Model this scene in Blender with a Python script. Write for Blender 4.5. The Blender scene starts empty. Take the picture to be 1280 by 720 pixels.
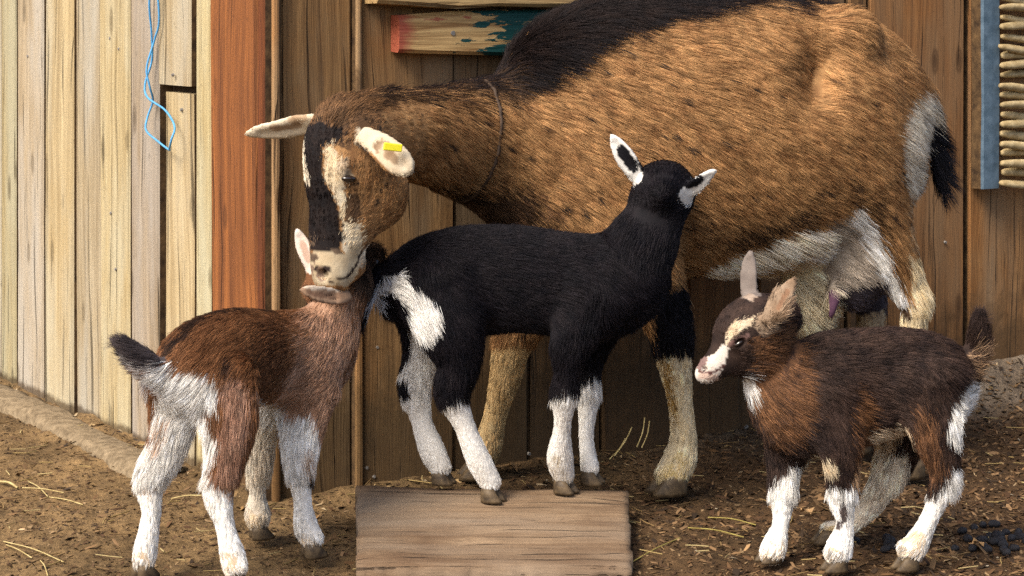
import bpy, bmesh, math, random
import numpy as np
from mathutils import Vector, Matrix

random.seed(7)
RNG = np.random.default_rng(11)
SC = bpy.context.scene
COL = SC.collection

# ------------------------------------------------------------------ camera, sky, sun, exposure
F, CX, H = 2400.0, 640.0, 0.8            # focal length in photo pixels, optical centre, camera height (m)
cam_data = bpy.data.cameras.new('camera')
cam_data.sensor_width = 36.0
cam_data.lens = F / 1280.0 * 36.0
cam_data.shift_y = -360.0 / 1280.0       # level camera with a dropped frame: uprights stay upright
cam_data.clip_end = 1000.0
cam = bpy.data.objects.new('camera', cam_data)
cam.location = (0, 0, H)
cam.rotation_euler = (math.radians(90), 0, 0)
COL.objects.link(cam)
SC.camera = cam

SUN_EL, SUN_AZ = math.radians(48), math.radians(222)   # azimuth clockwise from +Y: behind the camera, over its left shoulder
world = bpy.data.worlds.new('World')
SC.world = world
world.use_nodes = True
wn = world.node_tree
wn.nodes.clear()
w_out = wn.nodes.new('ShaderNodeOutputWorld')
w_bg = wn.nodes.new('ShaderNodeBackground')
w_sky = wn.nodes.new('ShaderNodeTexSky')
w_sky.sky_type = 'NISHITA'
w_sky.sun_disc = False
w_sky.sun_elevation = SUN_EL
w_sky.sun_rotation = SUN_AZ
w_sky.air_density = 1.0
w_sky.dust_density = 4.0
w_sky.ozone_density = 0.6
w_bg.inputs['Strength'].default_value = 0.12
wn.links.new(w_sky.outputs[0], w_bg.inputs['Color'])
wn.links.new(w_bg.outputs[0], w_out.inputs[0])

sun_data = bpy.data.lights.new('sun', 'SUN')
sun_data.energy = 2.6
sun_data.angle = math.radians(26)
sun_data.color = (1.0, 0.93, 0.82)
sun = bpy.data.objects.new('sun', sun_data)
COL.objects.link(sun)
sd = Vector((math.sin(SUN_AZ) * math.cos(SUN_EL), math.cos(SUN_AZ) * math.cos(SUN_EL), math.sin(SUN_EL)))
sun.rotation_euler = sd.to_track_quat('Z', 'Y').to_euler()
sun.location = sd * 8

SC.view_settings.view_transform = 'Standard'
SC.view_settings.look = 'None'
SC.view_settings.exposure = 1.1
SC.view_settings.gamma = 1.0
SC.render.engine = 'CYCLES'
try:
    SC.cycles_curves.shape = 'RIBBONS'
    SC.cycles_curves.subdivisions = 2
    SC.cycles.use_denoising = False
    SC.cycles.max_bounces = 6
    SC.cycles.diffuse_bounces = 4
except Exception:
    pass


# ------------------------------------------------------------------ helpers
def at(px, py, D):
    """World point seen at photo pixel (px, py) when it stands D metres away."""
    return np.array([(px - CX) * D / F, D, H - py * D / F])


def tag(o, label=None, cat=None, group=None, kind=None):
    if label: o['label'] = label
    if cat: o['category'] = cat
    if group: o['group'] = group
    if kind: o['kind'] = kind
    return o


def link(o, parent=None):
    COL.objects.link(o)
    if parent is not None:
        o.parent = parent
    return o


def empty(name, loc, rz=0.0):
    o = bpy.data.objects.new(name, None)
    o.empty_display_size = 0.1
    o.location = loc
    o.rotation_euler = (0, 0, rz)
    return link(o)


def child_local(o, parent):
    """Parent o and express its world-space mesh in the parent's space (parents are unrotated Empties)."""
    COL.objects.link(o)
    o.parent = parent
    o.location = -Vector(parent.location)
    return o


def mesh_np(name, V, Fq, mat, smooth=True):
    V = np.ascontiguousarray(V, np.float32)
    Fq = np.ascontiguousarray(Fq, np.int32)
    n, k = Fq.shape
    me = bpy.data.meshes.new(name)
    me.vertices.add(len(V)); me.vertices.foreach_set('co', V.ravel())
    me.loops.add(n * k); me.loops.foreach_set('vertex_index', Fq.ravel())
    me.polygons.add(n)
    me.polygons.foreach_set('loop_start', np.arange(0, n * k, k, dtype=np.int32))
    me.polygons.foreach_set('loop_total', np.full(n, k, np.int32))
    me.update(calc_edges=True)
    if smooth:
        me.polygons.foreach_set('use_smooth', np.ones(n, bool))
    if mat: me.materials.append(mat)
    return me


def bm_obj(name, bm, mat, parent=None, smooth=False):
    me = bpy.data.meshes.new(name)
    bm.normal_update()
    bm.to_mesh(me); bm.free()
    if smooth:
        for p in me.polygons: p.use_smooth = True
    me.materials.append(mat)
    o = bpy.data.objects.new(name, me)
    return link(o, parent)


def hash3(ix, iy, iz, seed):
    h = (ix.astype(np.int64) * 374761393 + iy.astype(np.int64) * 668265263 + iz.astype(np.int64) * 2147483647 + seed * 974634777)
    h = (h ^ (h >> 13)) * 1274126177
    h = h ^ (h >> 16)
    return ((h & 0xFFFFFF).astype(np.float32)) / 16777215.0


def vnoise(P, freq, seed=0):
    """Value noise, 0..1, at points P (n,3)."""
    Q = np.asarray(P, np.float64) * freq
    I = np.floor(Q); f = Q - I; f = f * f * (3 - 2 * f)
    I = I.astype(np.int64)
    r = 0
    for dx in (0, 1):
        for dy in (0, 1):
            for dz in (0, 1):
                w = (f[:, 0] if dx else 1 - f[:, 0]) * (f[:, 1] if dy else 1 - f[:, 1]) * (f[:, 2] if dz else 1 - f[:, 2])
                r = r + w * hash3(I[:, 0] + dx, I[:, 1] + dy, I[:, 2] + dz, seed)
    return r


# ------------------------------------------------------------------ materials
class NB:
    """Small node builder."""
    def __init__(self, name):
        self.m = bpy.data.materials.new(name); self.m.use_nodes = True
        self.t = self.m.node_tree; self.t.nodes.clear()
        self.out = self.t.nodes.new('ShaderNodeOutputMaterial')
    def n(self, typ, **kw):
        nd = self.t.nodes.new(typ)
        for k, v in kw.items():
            if k.startswith('in_'):
                nd.inputs[k[3:].replace('__', ' ')].default_value = v
            else:
                setattr(nd, k, v)
        return nd
    def l(self, a, b): self.t.links.new(a, b)
    def mix(self, fac, a, b, mode='MIX'):
        nd = self.n('ShaderNodeMix', data_type='RGBA', blend_type=mode)
        for sock, v in ((nd.inputs[0], fac), (nd.inputs[6], a), (nd.inputs[7], b)):
            if hasattr(v, 'is_linked'): self.l(v, sock)
            elif isinstance(v, (int, float)): sock.default_value = v
            else: sock.default_value = (*v, 1.0)[:4]
        return nd.outputs[2]
    def ramp(self, src, stops):
        nd = self.n('ShaderNodeValToRGB')
        el = nd.color_ramp.elements
        while len(el) < len(stops): el.new(0.5)
        for e, (p, c) in zip(el, stops):
            e.position = p; e.color = (*c, 1.0) if not isinstance(c, (int, float)) else (c, c, c, 1.0)
        self.l(src, nd.inputs[0])
        return nd.outputs[0]
    def noise(self, vec, scale, detail=4.0, rough=0.6, dist=0.0):
        nd = self.n('ShaderNodeTexNoise')
        nd.inputs['Scale'].default_value = scale; nd.inputs['Detail'].default_value = detail
        nd.inputs['Roughness'].default_value = rough; nd.inputs['Distortion'].default_value = dist
        self.l(vec, nd.inputs['Vector'])
        return nd.outputs[0]
    def mapping(self, vec, scale=(1, 1, 1), loc=(0, 0, 0)):
        nd = self.n('ShaderNodeMapping')
        nd.inputs['Scale'].default_value = scale; nd.inputs['Location'].default_value = loc
        self.l(vec, nd.inputs['Vector'])
        return nd.outputs[0]
    def math(self, op, a, b=0.0, clamp=False):
        nd = self.n('ShaderNodeMath', operation=op, use_clamp=clamp)
        for sock, v in ((nd.inputs[0], a), (nd.inputs[1], b)):
            if hasattr(v, 'is_linked'): self.l(v, sock)
            else: sock.default_value = v
        return nd.outputs[0]
    def bsdf(self, color, rough=0.7, bump=None, bump_d=0.002, spec=0.3, **kw):
        b = self.n('ShaderNodeBsdfPrincipled')
        if hasattr(color, 'is_linked'): self.l(color, b.inputs['Base Color'])
        else: b.inputs['Base Color'].default_value = (*color, 1.0)
        if hasattr(rough, 'is_linked'): self.l(rough, b.inputs['Roughness'])
        else: b.inputs['Roughness'].default_value = rough
        b.inputs['Specular IOR Level'].default_value = spec
        for k, v in kw.items(): b.inputs[k.replace('_', ' ')].default_value = v
        if bump is not None:
            bp = self.n('ShaderNodeBump'); bp.inputs['Strength'].default_value = 1.0
            bp.inputs['Distance'].default_value = bump_d
            self.l(bump, bp.inputs['Height']); self.l(bp.outputs[0], b.inputs['Normal'])
        self.l(b.outputs[0], self.out.inputs[0])
        return self.m


def wood_material(name, light, dark, stain, grain=1.0, stain_amt=0.5, base_dirt=0.0, along='Z', rough=0.75, grey=None):
    """Weathered plank: long grain, cracks, knots, stains; object colour tints each plank, object random shifts its grain."""
    b = NB(name)
    tc = b.n('ShaderNodeTexCoord'); oi = b.n('ShaderNodeObjectInfo')
    off = b.n('ShaderNodeVectorMath', operation='ADD')
    comb = b.n('ShaderNodeCombineXYZ')
    for i in range(3): b.l(b.math('MULTIPLY', oi.outputs['Random'], 13.7 + 9.1 * i), comb.inputs[i])
    b.l(tc.outputs['Object'], off.inputs[0]); b.l(comb.outputs[0], off.inputs[1])
    v = off.outputs[0]
    sl = 0.022
    def sc(s): return (s, s, s * sl) if along == 'Z' else (s * sl, s, s)
    warp = b.noise(b.mapping(v, (3, 3, 1.2) if along == 'Z' else (1.2, 3, 3)), 2.0, 2, 0.5)
    wv = b.n('ShaderNodeVectorMath', operation='ADD')
    wc = b.n('ShaderNodeCombineXYZ')
    b.l(b.math('MULTIPLY', warp, 0.05), wc.inputs[0 if along == 'Z' else 2])
    b.l(v, wv.inputs[0]); b.l(wc.outputs[0], wv.inputs[1])
    fine = b.noise(b.mapping(wv.outputs[0], sc(380.0 * grain)), 1.0, 6, 0.7)
    mid = b.noise(b.mapping(wv.outputs[0], sc(70.0 * grain)), 1.0, 4, 0.6)
    crack = b.noise(b.mapping(wv.outputs[0], sc(120.0 * grain)), 1.0, 3, 0.5, 0.3)
    blot = b.noise(v, 6.0, 5, 0.62)
    spots = b.noise(v, 55.0, 3, 0.6)
    g = b.math('ADD', b.math('MULTIPLY', fine, 0.5), b.math('MULTIPLY', mid, 0.5))
    colr = b.ramp(g, [(0.36, dark), (0.5, tuple(0.5 * (x + y) for x, y in zip(light, dark))), (0.62, light)])
    st = b.ramp(blot, [(0.42, 0.0), (0.68, 1.0)])
    colr = b.mix(b.math('MULTIPLY', st, stain_amt), colr, stain)
    if grey is not None:
        gb = b.ramp(b.noise(b.mapping(v, (4, 4, .8) if along == 'Z' else (.8, 4, 4), (3, 7, 1)), 2.0, 4, .6), [(0.45, 0.0), (0.62, 1.0)])
        colr = b.mix(b.math('MULTIPLY', gb, 0.75), colr, grey)
    cr = b.ramp(crack, [(0.30, 1.0), (0.38, 0.0)])
    colr = b.mix(b.math('MULTIPLY', cr, 0.75), colr, tuple(x * 0.25 for x in dark))
    # knots
    vo = b.n('ShaderNodeTexVoronoi', feature='F1'); vo.inputs['Scale'].default_value = 1.0
    b.l(b.mapping(v, (14, 14, 5) if along == 'Z' else (5, 14, 14)), vo.inputs['Vector'])
    kn = b.ramp(vo.outputs['Distance'], [(0.06, 1.0), (0.085, 0.55), (0.10, 0.9), (0.16, 0.0)])
    colr = b.mix(b.math('MULTIPLY', kn, 0.7), colr, tuple(x * 0.45 for x in dark))
    sp = b.ramp(spots, [(0.66, 0.0), (0.74, 1.0)])
    colr = b.mix(b.math('MULTIPLY', sp, 0.35), colr, tuple(x * 0.4 for x in dark))
    if base_dirt > 0:
        gp = b.n('ShaderNodeNewGeometry'); sx = b.n('ShaderNodeSeparateXYZ'); b.l(gp.outputs['Position'], sx.inputs[0])
        hgt = b.math('ADD', sx.outputs[2], b.math('MULTIPLY', b.noise(v, 22.0, 4, 0.7), -base_dirt * 1.6))
        dm = b.ramp(b.math('DIVIDE', hgt, base_dirt), [(0.0, 1.0), (0.55, 0.0)])
        mud = b.mix(spots, (0.045, 0.028, 0.014), (0.10, 0.065, 0.03))
        colr = b.mix(b.math('MULTIPLY', dm, 0.85), colr, mud)
    colr = b.mix(1.0, colr, oi.outputs['Color'], 'MULTIPLY')
    hgt = b.math('SUBTRACT', b.math('MULTIPLY', g, 0.7), b.math('MULTIPLY', cr, 0.8))
    return b.bsdf(colr, rough, bump=hgt, bump_d=0.004, spec=0.25)


M = {}
M['pale_wood'] = wood_material('pale_wood', (0.42, 0.35, 0.225), (0.20, 0.15, 0.084), (0.30, 0.22, 0.105), grain=0.9, stain_amt=0.4, base_dirt=0.018, grey=(0.37, 0.345, 0.275))
M['orange_wood'] = wood_material('orange_wood', (0.27, 0.095, 0.024), (0.07, 0.023, 0.008), (0.13, 0.045, 0.013), grain=1.0, stain_amt=0.5, base_dirt=0.2)
M['dark_wood'] = wood_material('dark_wood', (0.255, 0.155, 0.07), (0.072, 0.040, 0.018), (0.16, 0.075, 0.022), grain=1.1, stain_amt=0.6, base_dirt=0.16, grey=(0.16, 0.125, 0.085))
M['board_wood'] = wood_material('board_wood', (0.235, 0.160, 0.096), (0.10, 0.058, 0.031), (0.075, 0.040, 0.020), grain=0.85, stain_amt=0.75, along='X', rough=0.9, grey=(0.22, 0.165, 0.115))
M['rail_wood'] = wood_material('rail_wood', (0.42, 0.29, 0.13), (0.19, 0.105, 0.04), (0.25, 0.15, 0.06), grain=0.9, stain_amt=0.4, along='X')


def painted_material():
    b = NB('flaking_paint')
    tc = b.n('ShaderNodeTexCoord')
    v = tc.outputs['Object']
    grain = b.noise(b.mapping(v, (6, 150, 150)), 1.0, 4, 0.6)
    wood = b.ramp(grain, [(0.35, (0.22, 0.115, 0.04)), (0.6, (0.50, 0.33, 0.14))])
    sx = b.n('ShaderNodeSeparateXYZ'); b.l(v, sx.inputs[0])
    nz = b.noise(b.mapping(v, (14, 40, 60)), 1.0, 5, 0.65, 0.3)
    t = b.math('ADD', b.math('MULTIPLY', sx.outputs[0], 2.2), nz)
    green = b.ramp(t, [(0.86, 0.0), (0.89, 1.0)])
    nr = b.noise(b.mapping(v, (16, 40, 50), (5, 2, 9)), 1.0, 4, 0.6)
    tr = b.math('SUBTRACT', nr, b.math('MULTIPLY', sx.outputs[0], 0.35))
    red = b.ramp(tr, [(0.58, 0.0), (0.62, 1.0)])
    end = b.ramp(b.math('ADD', sx.outputs[0], b.math('MULTIPLY', nz, 0.05)), [(0.035, 1.0), (0.06, 0.0)])
    red = b.math('MAXIMUM', b.math('MULTIPLY', red, 0.8), b.math('MULTIPLY', end, 0.9))
    c = b.mix(red, wood, (0.26, 0.05, 0.03))
    ng = b.noise(b.mapping(v, (20, 50, 80), (1, 8, 3)), 1.0, 5, 0.7)
    worn = b.ramp(ng, [(0.60, 1.0), (0.64, 0.0)])
    c = b.mix(b.math('MULTIPLY', green, worn), c, (0.006, 0.045, 0.042))
    return b.bsdf(c, 0.6, bump=b.math('ADD', grain, b.math('MULTIPLY', green, 0.4)), bump_d=0.002)


M['paint'] = painted_material()


def simple_noise_mat(name, c1, c2, scale, rough=0.8, bump_d=0.002, spec=0.25, detail=6, tint=False):
    b = NB(name)
    tc = b.n('ShaderNodeTexCoord')
    n1 = b.noise(tc.outputs['Object'], scale, detail, 0.65)
    c = b.ramp(n1, [(0.36, c1), (0.64, c2)])
    if tint:
        oi = b.n('ShaderNodeObjectInfo')
        c = b.mix(1.0, c, oi.outputs['Color'], 'MULTIPLY')
    return b.bsdf(c, rough, bump=n1, bump_d=bump_d, spec=spec)


M['concrete'] = simple_noise_mat('old_concrete', (0.11, 0.078, 0.043), (0.235, 0.175, 0.105), 60.0, 0.9, 0.006)
M['blue_paint'] = simple_noise_mat('worn_blue_paint', (0.05, 0.085, 0.12), (0.10, 0.15, 0.20), 40.0, 0.65, 0.001)
M['cane'] = simple_noise_mat('cane', (0.26, 0.18, 0.08), (0.44, 0.34, 0.19), 60.0, 0.6, 0.001, tint=True)
M['twine'] = simple_noise_mat('blue_twine', (0.05, 0.22, 0.46), (0.10, 0.34, 0.60), 300.0, 0.5, 0.0005)
M['nail'] = simple_noise_mat('nail_steel', (0.10, 0.09, 0.08), (0.26, 0.24, 0.22), 300.0, 0.5, 0.0003)
M['hoof'] = simple_noise_mat('hoof_horn', (0.035, 0.024, 0.015), (0.11, 0.075, 0.04), 80.0, 0.55, 0.001)
M['straw'] = simple_noise_mat('straw', (0.36, 0.26, 0.10), (0.60, 0.48, 0.22), 60.0, 0.6, 0.0005, tint=True)
M['pellet'] = simple_noise_mat('pellet', (0.010, 0.010, 0.012), (0.028, 0.026, 0.030), 120.0, 0.5, 0.001)
M['leaf'] = simple_noise_mat('dry_leaf', (0.22, 0.12, 0.05), (0.42, 0.26, 0.12), 90.0, 0.7, 0.001)
M['tag'] = simple_noise_mat('tag_plastic', (0.72, 0.66, 0.02), (0.80, 0.72, 0.04), 120.0, 0.35, 0.0002, 0.5)
M['cord'] = simple_noise_mat('collar_cord', (0.02, 0.012, 0.008), (0.06, 0.035, 0.02), 200.0, 0.7, 0.0005)


def attr_mat(name, attr, rough=0.8, bump_scale=None, bump_d=0.002, spec=0.2, noise_amt=0.0):
    b = NB(name)
    a = b.n('ShaderNodeAttribute'); a.attribute_name = attr
    c = a.outputs['Color']
    bump = None
    if bump_scale:
        tc = b.n('ShaderNodeTexCoord')
        bump = b.noise(tc.outputs['Object'], bump_scale, 6, 0.7)
        if noise_amt:
            k = b.ramp(bump, [(0.3, 1.0 - noise_amt), (0.7, 1.0 + noise_amt)])
            c = b.mix(1.0, c, k, 'MULTIPLY')
    return b.bsdf(c, rough, bump=bump, bump_d=bump_d, spec=spec)


M['ground'] = attr_mat('earth', 'tint', 0.92, 70.0, 0.010, 0.15, 0.45)
M['litter'] = attr_mat('litter', 'tint', 0.8)
M['skin'] = attr_mat('coat_skin', 'tint', 0.8, 160.0, 0.001, 0.15)


def fur_material():
    b = NB('fur')
    a = b.n('ShaderNodeAttribute'); a.attribute_name = 'tint'
    hb = b.n('ShaderNodeBsdfHairPrincipled')
    hb.model = 'CHIANG'; hb.parametrization = 'COLOR'
    hb.inputs['Roughness'].default_value = 0.42
    hb.inputs['Radial Roughness'].default_value = 0.6
    hb.inputs['Random Roughness'].default_value = 0.2
    b.l(a.outputs['Color'], hb.inputs['Color'])
    pb = b.n('ShaderNodeBsdfPrincipled')
    pb.inputs['Roughness'].default_value = 0.6
    pb.inputs['Specular IOR Level'].default_value = 0.05
    b.l(a.outputs['Color'], pb.inputs['Base Color'])
    ms = b.n('ShaderNodeMixShader'); ms.inputs[0].default_value = 0.9
    b.l(hb.outputs[0], ms.inputs[1]); b.l(pb.outputs[0], ms.inputs[2])
    b.l(ms.outputs[0], b.out.inputs[0])
    return b.m


M['fur'] = fur_material()


def eye_material():
    b = NB('eye')
    return b.bsdf((0.016, 0.010, 0.007), 0.08, spec=0.6)


M['eye'] = eye_material()


# ------------------------------------------------------------------ the setting: ground
CORNER = np.array([-0.3875, 3.10])                       # where the two plank walls meet, nearest the camera
U_R = np.array([1.0, 0.6]); U_R /= np.linalg.norm(U_R)   # dark wall runs right and away
U_L = np.array([0.70, -0.985]); U_L /= np.linalg.norm(U_L)  # pale wall, listed from its far end towards the corner
L_LEN = 2.6
L_ORG = CORNER - U_L * L_LEN


def wall_s(px, org, u, out=0.0):
    k = (px - CX) / F
    org = np.array(org) + np.array([u[1], -u[0]]) * out
    return (k * org[1] - org[0]) / (u[0] - k * u[1])


def wall_z(px, py, org, u):
    s = wall_s(px, org, u)
    return H - py * (org[1] + s * u[1]) / F


def dist_line(X, Y, org, u):
    """signed distance in front of (camera side of) a wall line and position along it"""
    n = np.array([u[1], -u[0]])
    dx, dy = X - org[0], Y - org[1]
    return dx * n[0] + dy * n[1], dx * u[0] + dy * u[1]


def ground_h(X, Y):
    P = np.stack([X, Y, np.zeros_like(X)], -1).reshape(-1, 3)
    h = (vnoise(P, 5.0, 1) - 0.5) * 0.014 + (vnoise(P, 22.0, 2) - 0.5) * 0.010 + (vnoise(P, 70.0, 3) - 0.5) * 0.006
    h = h.reshape(X.shape)
    d, s = dist_line(X, Y, CORNER, U_R)
    h = h + 0.075 * np.exp(-(np.maximum(d, 0) / 0.10) ** 2) * np.clip((s - 1.15) / 0.35, 0, 1) * (d > -0.2)
    h = h + 0.016 * np.exp(-(np.maximum(d, 0) / 0.09) ** 2) * (s > -0.05) * (d > -0.2)
    dl, sl = dist_line(X, Y, L_ORG, U_L)
    h = h + 0.020 * np.exp(-(np.maximum(dl, 0) / 0.10) ** 2) * (sl < L_LEN) * (dl > -0.2)
    h = h - 0.012 + 0.006 * (Y < 3.0) * 0
    return h


fx = np.concatenate([[-220, -80, -30, -12, -6, -3.2, -2.2], np.arange(-1.6, 1.6, 0.0085), [1.62, 2.2, 3.2, 6, 12, 30, 80, 220]])
fy = np.concatenate([[-220, -80, -30, -10, -3, 0, 1.2, 2.0], np.arange(2.3, 4.6, 0.0085), [4.62, 5.2, 6.5, 9, 14, 30, 80, 220]])
GX, GY = np.meshgrid(fx, fy, indexing='ij')
GZ = ground_h(GX, GY)
far = (np.abs(GX) > 3) | (GY < 1.5) | (GY > 5)
GZ[far] = -0.01
nx, ny = GX.shape
idx = np.arange(nx * ny).reshape(nx, ny)
gq = np.stack([idx[:-1, :-1], idx[1:, :-1], idx[1:, 1:], idx[:-1, 1:]], -1).reshape(-1, 4)
GV = np.stack([GX, GY, GZ], -1).reshape(-1, 3)
g_me = mesh_np('ground', GV, gq, M['ground'])


def ground_tint(V):
    P = np.stack([V[:, 0], V[:, 1], np.zeros(len(V))], -1)
    n1 = vnoise(P, 7.0, 5); n2 = vnoise(P, 26.0, 6); n3 = vnoise(P, 90.0, 7)
    w = np.clip(0.5 - V[:, 0] * 1.3 + (n1 - 0.5) * 0.6 + (V[:, 1] - 3.0) * 0.35, 0, 1)[:, None]      # packed tan earth in the left yard, dark bedding right
    dark = np.array([0.070, 0.039, 0.018]); tan = np.array([0.165, 0.104, 0.047])
    c = dark * (1 - w) + tan * w
    damp = np.clip((n1 - 0.45) * 3, 0, 1)[:, None] * 0.35
    c = c * (1 - damp) * (0.70 + 0.4 * n2 + 0.35 * n3)[:, None]
    d, s = dist_line(V[:, 0], V[:, 1], CORNER, U_R)
    m = (np.exp(-(np.maximum(d, 0) / 0.13) ** 2) * np.clip((s - 0.6) / 0.8, 0, 1) * (0.5 + n2))[:, None]
    c = c * (1 - np.clip(m, 0, 1)) + np.array([0.20, 0.152, 0.105]) * np.clip(m, 0, 1) * (0.8 + 0.4 * n3)[:, None]
    return np.concatenate([c, np.ones((len(V), 1))], 1)


def set_tint(me, cols, dom='POINT'):
    a = me.attributes.new('tint', 'FLOAT_COLOR', dom)
    a.data.foreach_set('color', np.ascontiguousarray(cols, np.float32).ravel())


set_tint(g_me, ground_tint(GV))
ground = link(bpy.data.objects.new('ground', g_me))
tag(ground, 'trampled brown earth floor of the goat yard', 'ground', kind='structure')


# ------------------------------------------------------------------ plank walls
def plank_mesh(name, w, h, t, mat, chamfer=0.004, wob=0.0015, seed=0, z0=0.0):
    """Vertical plank: local X across (0..w), outer face at -t, Z up; worn arrises, slightly uneven edges, raised open face."""
    r = random.Random(seed)
    zs = [z0, z0 + h * 0.13, z0 + h * 0.34, z0 + h * 0.62, z0 + h]
    c = min(chamfer, w * 0.2)
    bm = bmesh.new(); rings = []
    for z in zs:
        a, b2 = r.uniform(-wob, wob), r.uniform(-wob, wob)
        q = r.uniform(-wob, wob)
        prof = [(a, 0), (a, -t + c), (a + c, -t + q), (w / 2, -t + q - 0.0008), (w + b2 - c, -t + q), (w + b2, -t + c), (w + b2, 0)]
        rings.append([bm.verts.new((x, y, z)) for x, y in prof])
    for i in range(len(zs) - 1):
        for j in range(6):
            bm.faces.new((rings[i][j], rings[i][j + 1], rings[i + 1][j + 1], rings[i + 1][j]))
        bm.faces.new((rings[i][6], rings[i][0], rings[i + 1][0], rings[i + 1][6]))
    bm.faces.new(rings[-1]); bm.faces.new(list(reversed(rings[0])))
    bmesh.ops.recalc_face_normals(bm, faces=bm.faces[:])
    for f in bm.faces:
        if abs(f.normal.x) > 0.9: f.material_index = 1          # sawn edges: dirty brown, with the shade of the gaps painted in
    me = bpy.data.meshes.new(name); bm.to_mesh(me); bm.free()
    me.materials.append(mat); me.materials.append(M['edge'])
    return me


def nail(parent, x, y, z, r=0.0032):
    bm = bmesh.new()
    bmesh.ops.create_cone(bm, cap_ends=True, segments=8, radius1=r, radius2=r * 0.8, depth=0.004, matrix=Matrix.Translation((x, y, z)) @ Matrix.Rotation(math.radians(90), 4, 'X'))
    bm_obj('nail', bm, M['nail'], parent)


def wall_root(name, org, u, label):
    o = empty(name, (org[0], org[1], 0), math.atan2(u[1], u[0]))
    return tag(o, label, 'wall')


def backing(parent, s0, s1, h, mat, y0=0.0, t=0.05):
    bm = bmesh.new()
    bmesh.ops.create_cube(bm, size=1, matrix=Matrix.Translation(((s0 + s1) / 2, y0 + t / 2 + 0.001, h / 2)) @ Matrix.Diagonal((s1 - s0, t, h, 1)))
    return bm_obj('backing', bm, mat, parent)


M['edge'] = simple_noise_mat('shaded_plank_edge', (0.035, 0.020, 0.010), (0.12, 0.07, 0.03), 40.0, 0.9, 0.002)  # dirty sawn wood, coloured darker to stand in for shade between planks
M['void'] = simple_noise_mat('dark_backing', (0.028, 0.017, 0.009), (0.075, 0.045, 0.022), 30.0, 0.9, 0.002)
WALL_H = 2.3
pale = wall_root('pale_plank_wall', L_ORG, U_L, 'pale weathered plank wall of upright boards with dark gaps')
backing(pale, 0.0, L_LEN - 0.02, WALL_H, M['void'])
T_PL = 0.022


def s_l(px, out=0.024): return wall_s(px, L_ORG, U_L, out)
def s_r(px, out=0.024): return wall_s(px, CORNER, U_R, out)


def add_plank(parent, s0, s1, z0, z1, mat, tint, seed, t=T_PL, name='plank', y=0.0, label=None):
    me = plank_mesh(name, s1 - s0, z1 - z0, t, mat, seed=seed)
    o = bpy.data.objects.new(name, me)
    link(o, parent)
    o.location = (s0, y, z0)
    o.color = (*tint, 1.0)
    if label: o['label'] = label
    return o


pl = [(0, 17.5, .85), (22, 53.5, .96), (58.5, 93, 1.06), (94, 124.5, .92), (125.5, 161.5, 1.08), (166.5, 199.5, .80), (242.5, 261, 1.06)]
zrow = 0.0
for i, (a, b2, br) in enumerate(pl):
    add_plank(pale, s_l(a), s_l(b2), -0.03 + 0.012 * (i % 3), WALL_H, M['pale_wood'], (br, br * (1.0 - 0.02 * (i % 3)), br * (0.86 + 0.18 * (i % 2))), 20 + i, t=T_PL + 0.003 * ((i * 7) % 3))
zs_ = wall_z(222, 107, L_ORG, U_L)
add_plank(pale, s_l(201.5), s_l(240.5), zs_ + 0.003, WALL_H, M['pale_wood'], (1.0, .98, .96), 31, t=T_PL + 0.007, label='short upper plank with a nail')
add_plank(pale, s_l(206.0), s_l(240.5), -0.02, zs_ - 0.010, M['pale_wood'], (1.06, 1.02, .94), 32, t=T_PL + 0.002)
# boards further along, mostly past the frame's edge
sx0 = s_l(0) - 0.004
for k in range(14):
    w = 0.085 + 0.03 * ((k * 5) % 4) / 3
    if sx0 - w < 0.0: break
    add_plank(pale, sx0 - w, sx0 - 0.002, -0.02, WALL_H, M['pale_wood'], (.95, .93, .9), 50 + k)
    sx0 -= w + 0.006
for px, py in ((36, 69), (139, 47), (150, 60), (224, 92), (140, 262), (228, 135), (146, 331)):
    s = s_l(px); nail(pale, s, -T_PL - (0.014 if (py == 92) else 0.004), wall_z(px, py, L_ORG, U_L))

post = tag(empty('corner_post', (L_ORG[0], L_ORG[1], 0), math.atan2(U_L[1], U_L[0])), 'orange brown squared timber post at the corner of the two walls', 'post')
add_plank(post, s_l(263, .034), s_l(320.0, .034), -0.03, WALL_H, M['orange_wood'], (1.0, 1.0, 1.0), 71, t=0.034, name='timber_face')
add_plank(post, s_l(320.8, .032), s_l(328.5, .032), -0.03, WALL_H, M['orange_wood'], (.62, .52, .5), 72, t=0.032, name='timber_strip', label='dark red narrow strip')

dark = wall_root('dark_plank_wall', CORNER, U_R, 'dark brown stained plank wall behind the standing goats')
backing(dark, 0.02, 3.0, WALL_H, M['void'])
rp = [(352.5, 440.5, (1.12, 1.05, .92)), (452, 566, (1.08, 1.03, .95)), (568, 660, (.85, .80, .74)), (661.5, 751, (.82, .74, .66)), (753, 858, (.72, .64, .57)),
      (860, 948, (.95, .82, .70)), (950, 1058, (.85, .74, .64)), (1060, 1083, (.8, .7, .6)), (1085.5, 1205, (1.32, 1.0, .72)), (1212.5, 1300, (1.45, 1.22, 1.0))]
for i, (a, b2, tc_) in enumerate(rp):
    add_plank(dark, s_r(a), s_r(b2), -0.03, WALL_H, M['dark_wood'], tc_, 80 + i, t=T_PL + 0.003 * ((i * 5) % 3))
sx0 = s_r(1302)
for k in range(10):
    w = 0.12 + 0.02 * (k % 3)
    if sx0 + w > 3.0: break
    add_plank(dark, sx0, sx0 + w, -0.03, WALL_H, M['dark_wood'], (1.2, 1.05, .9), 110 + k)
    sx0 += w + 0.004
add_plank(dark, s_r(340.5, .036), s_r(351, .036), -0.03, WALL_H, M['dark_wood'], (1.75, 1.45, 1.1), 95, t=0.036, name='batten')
add_plank(dark, s_r(441.5), s_r(450.5), -0.03, WALL_H, M['dark_wood'], (1.8, 1.55, 1.2), 96, t=0.034, name='batten')
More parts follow.
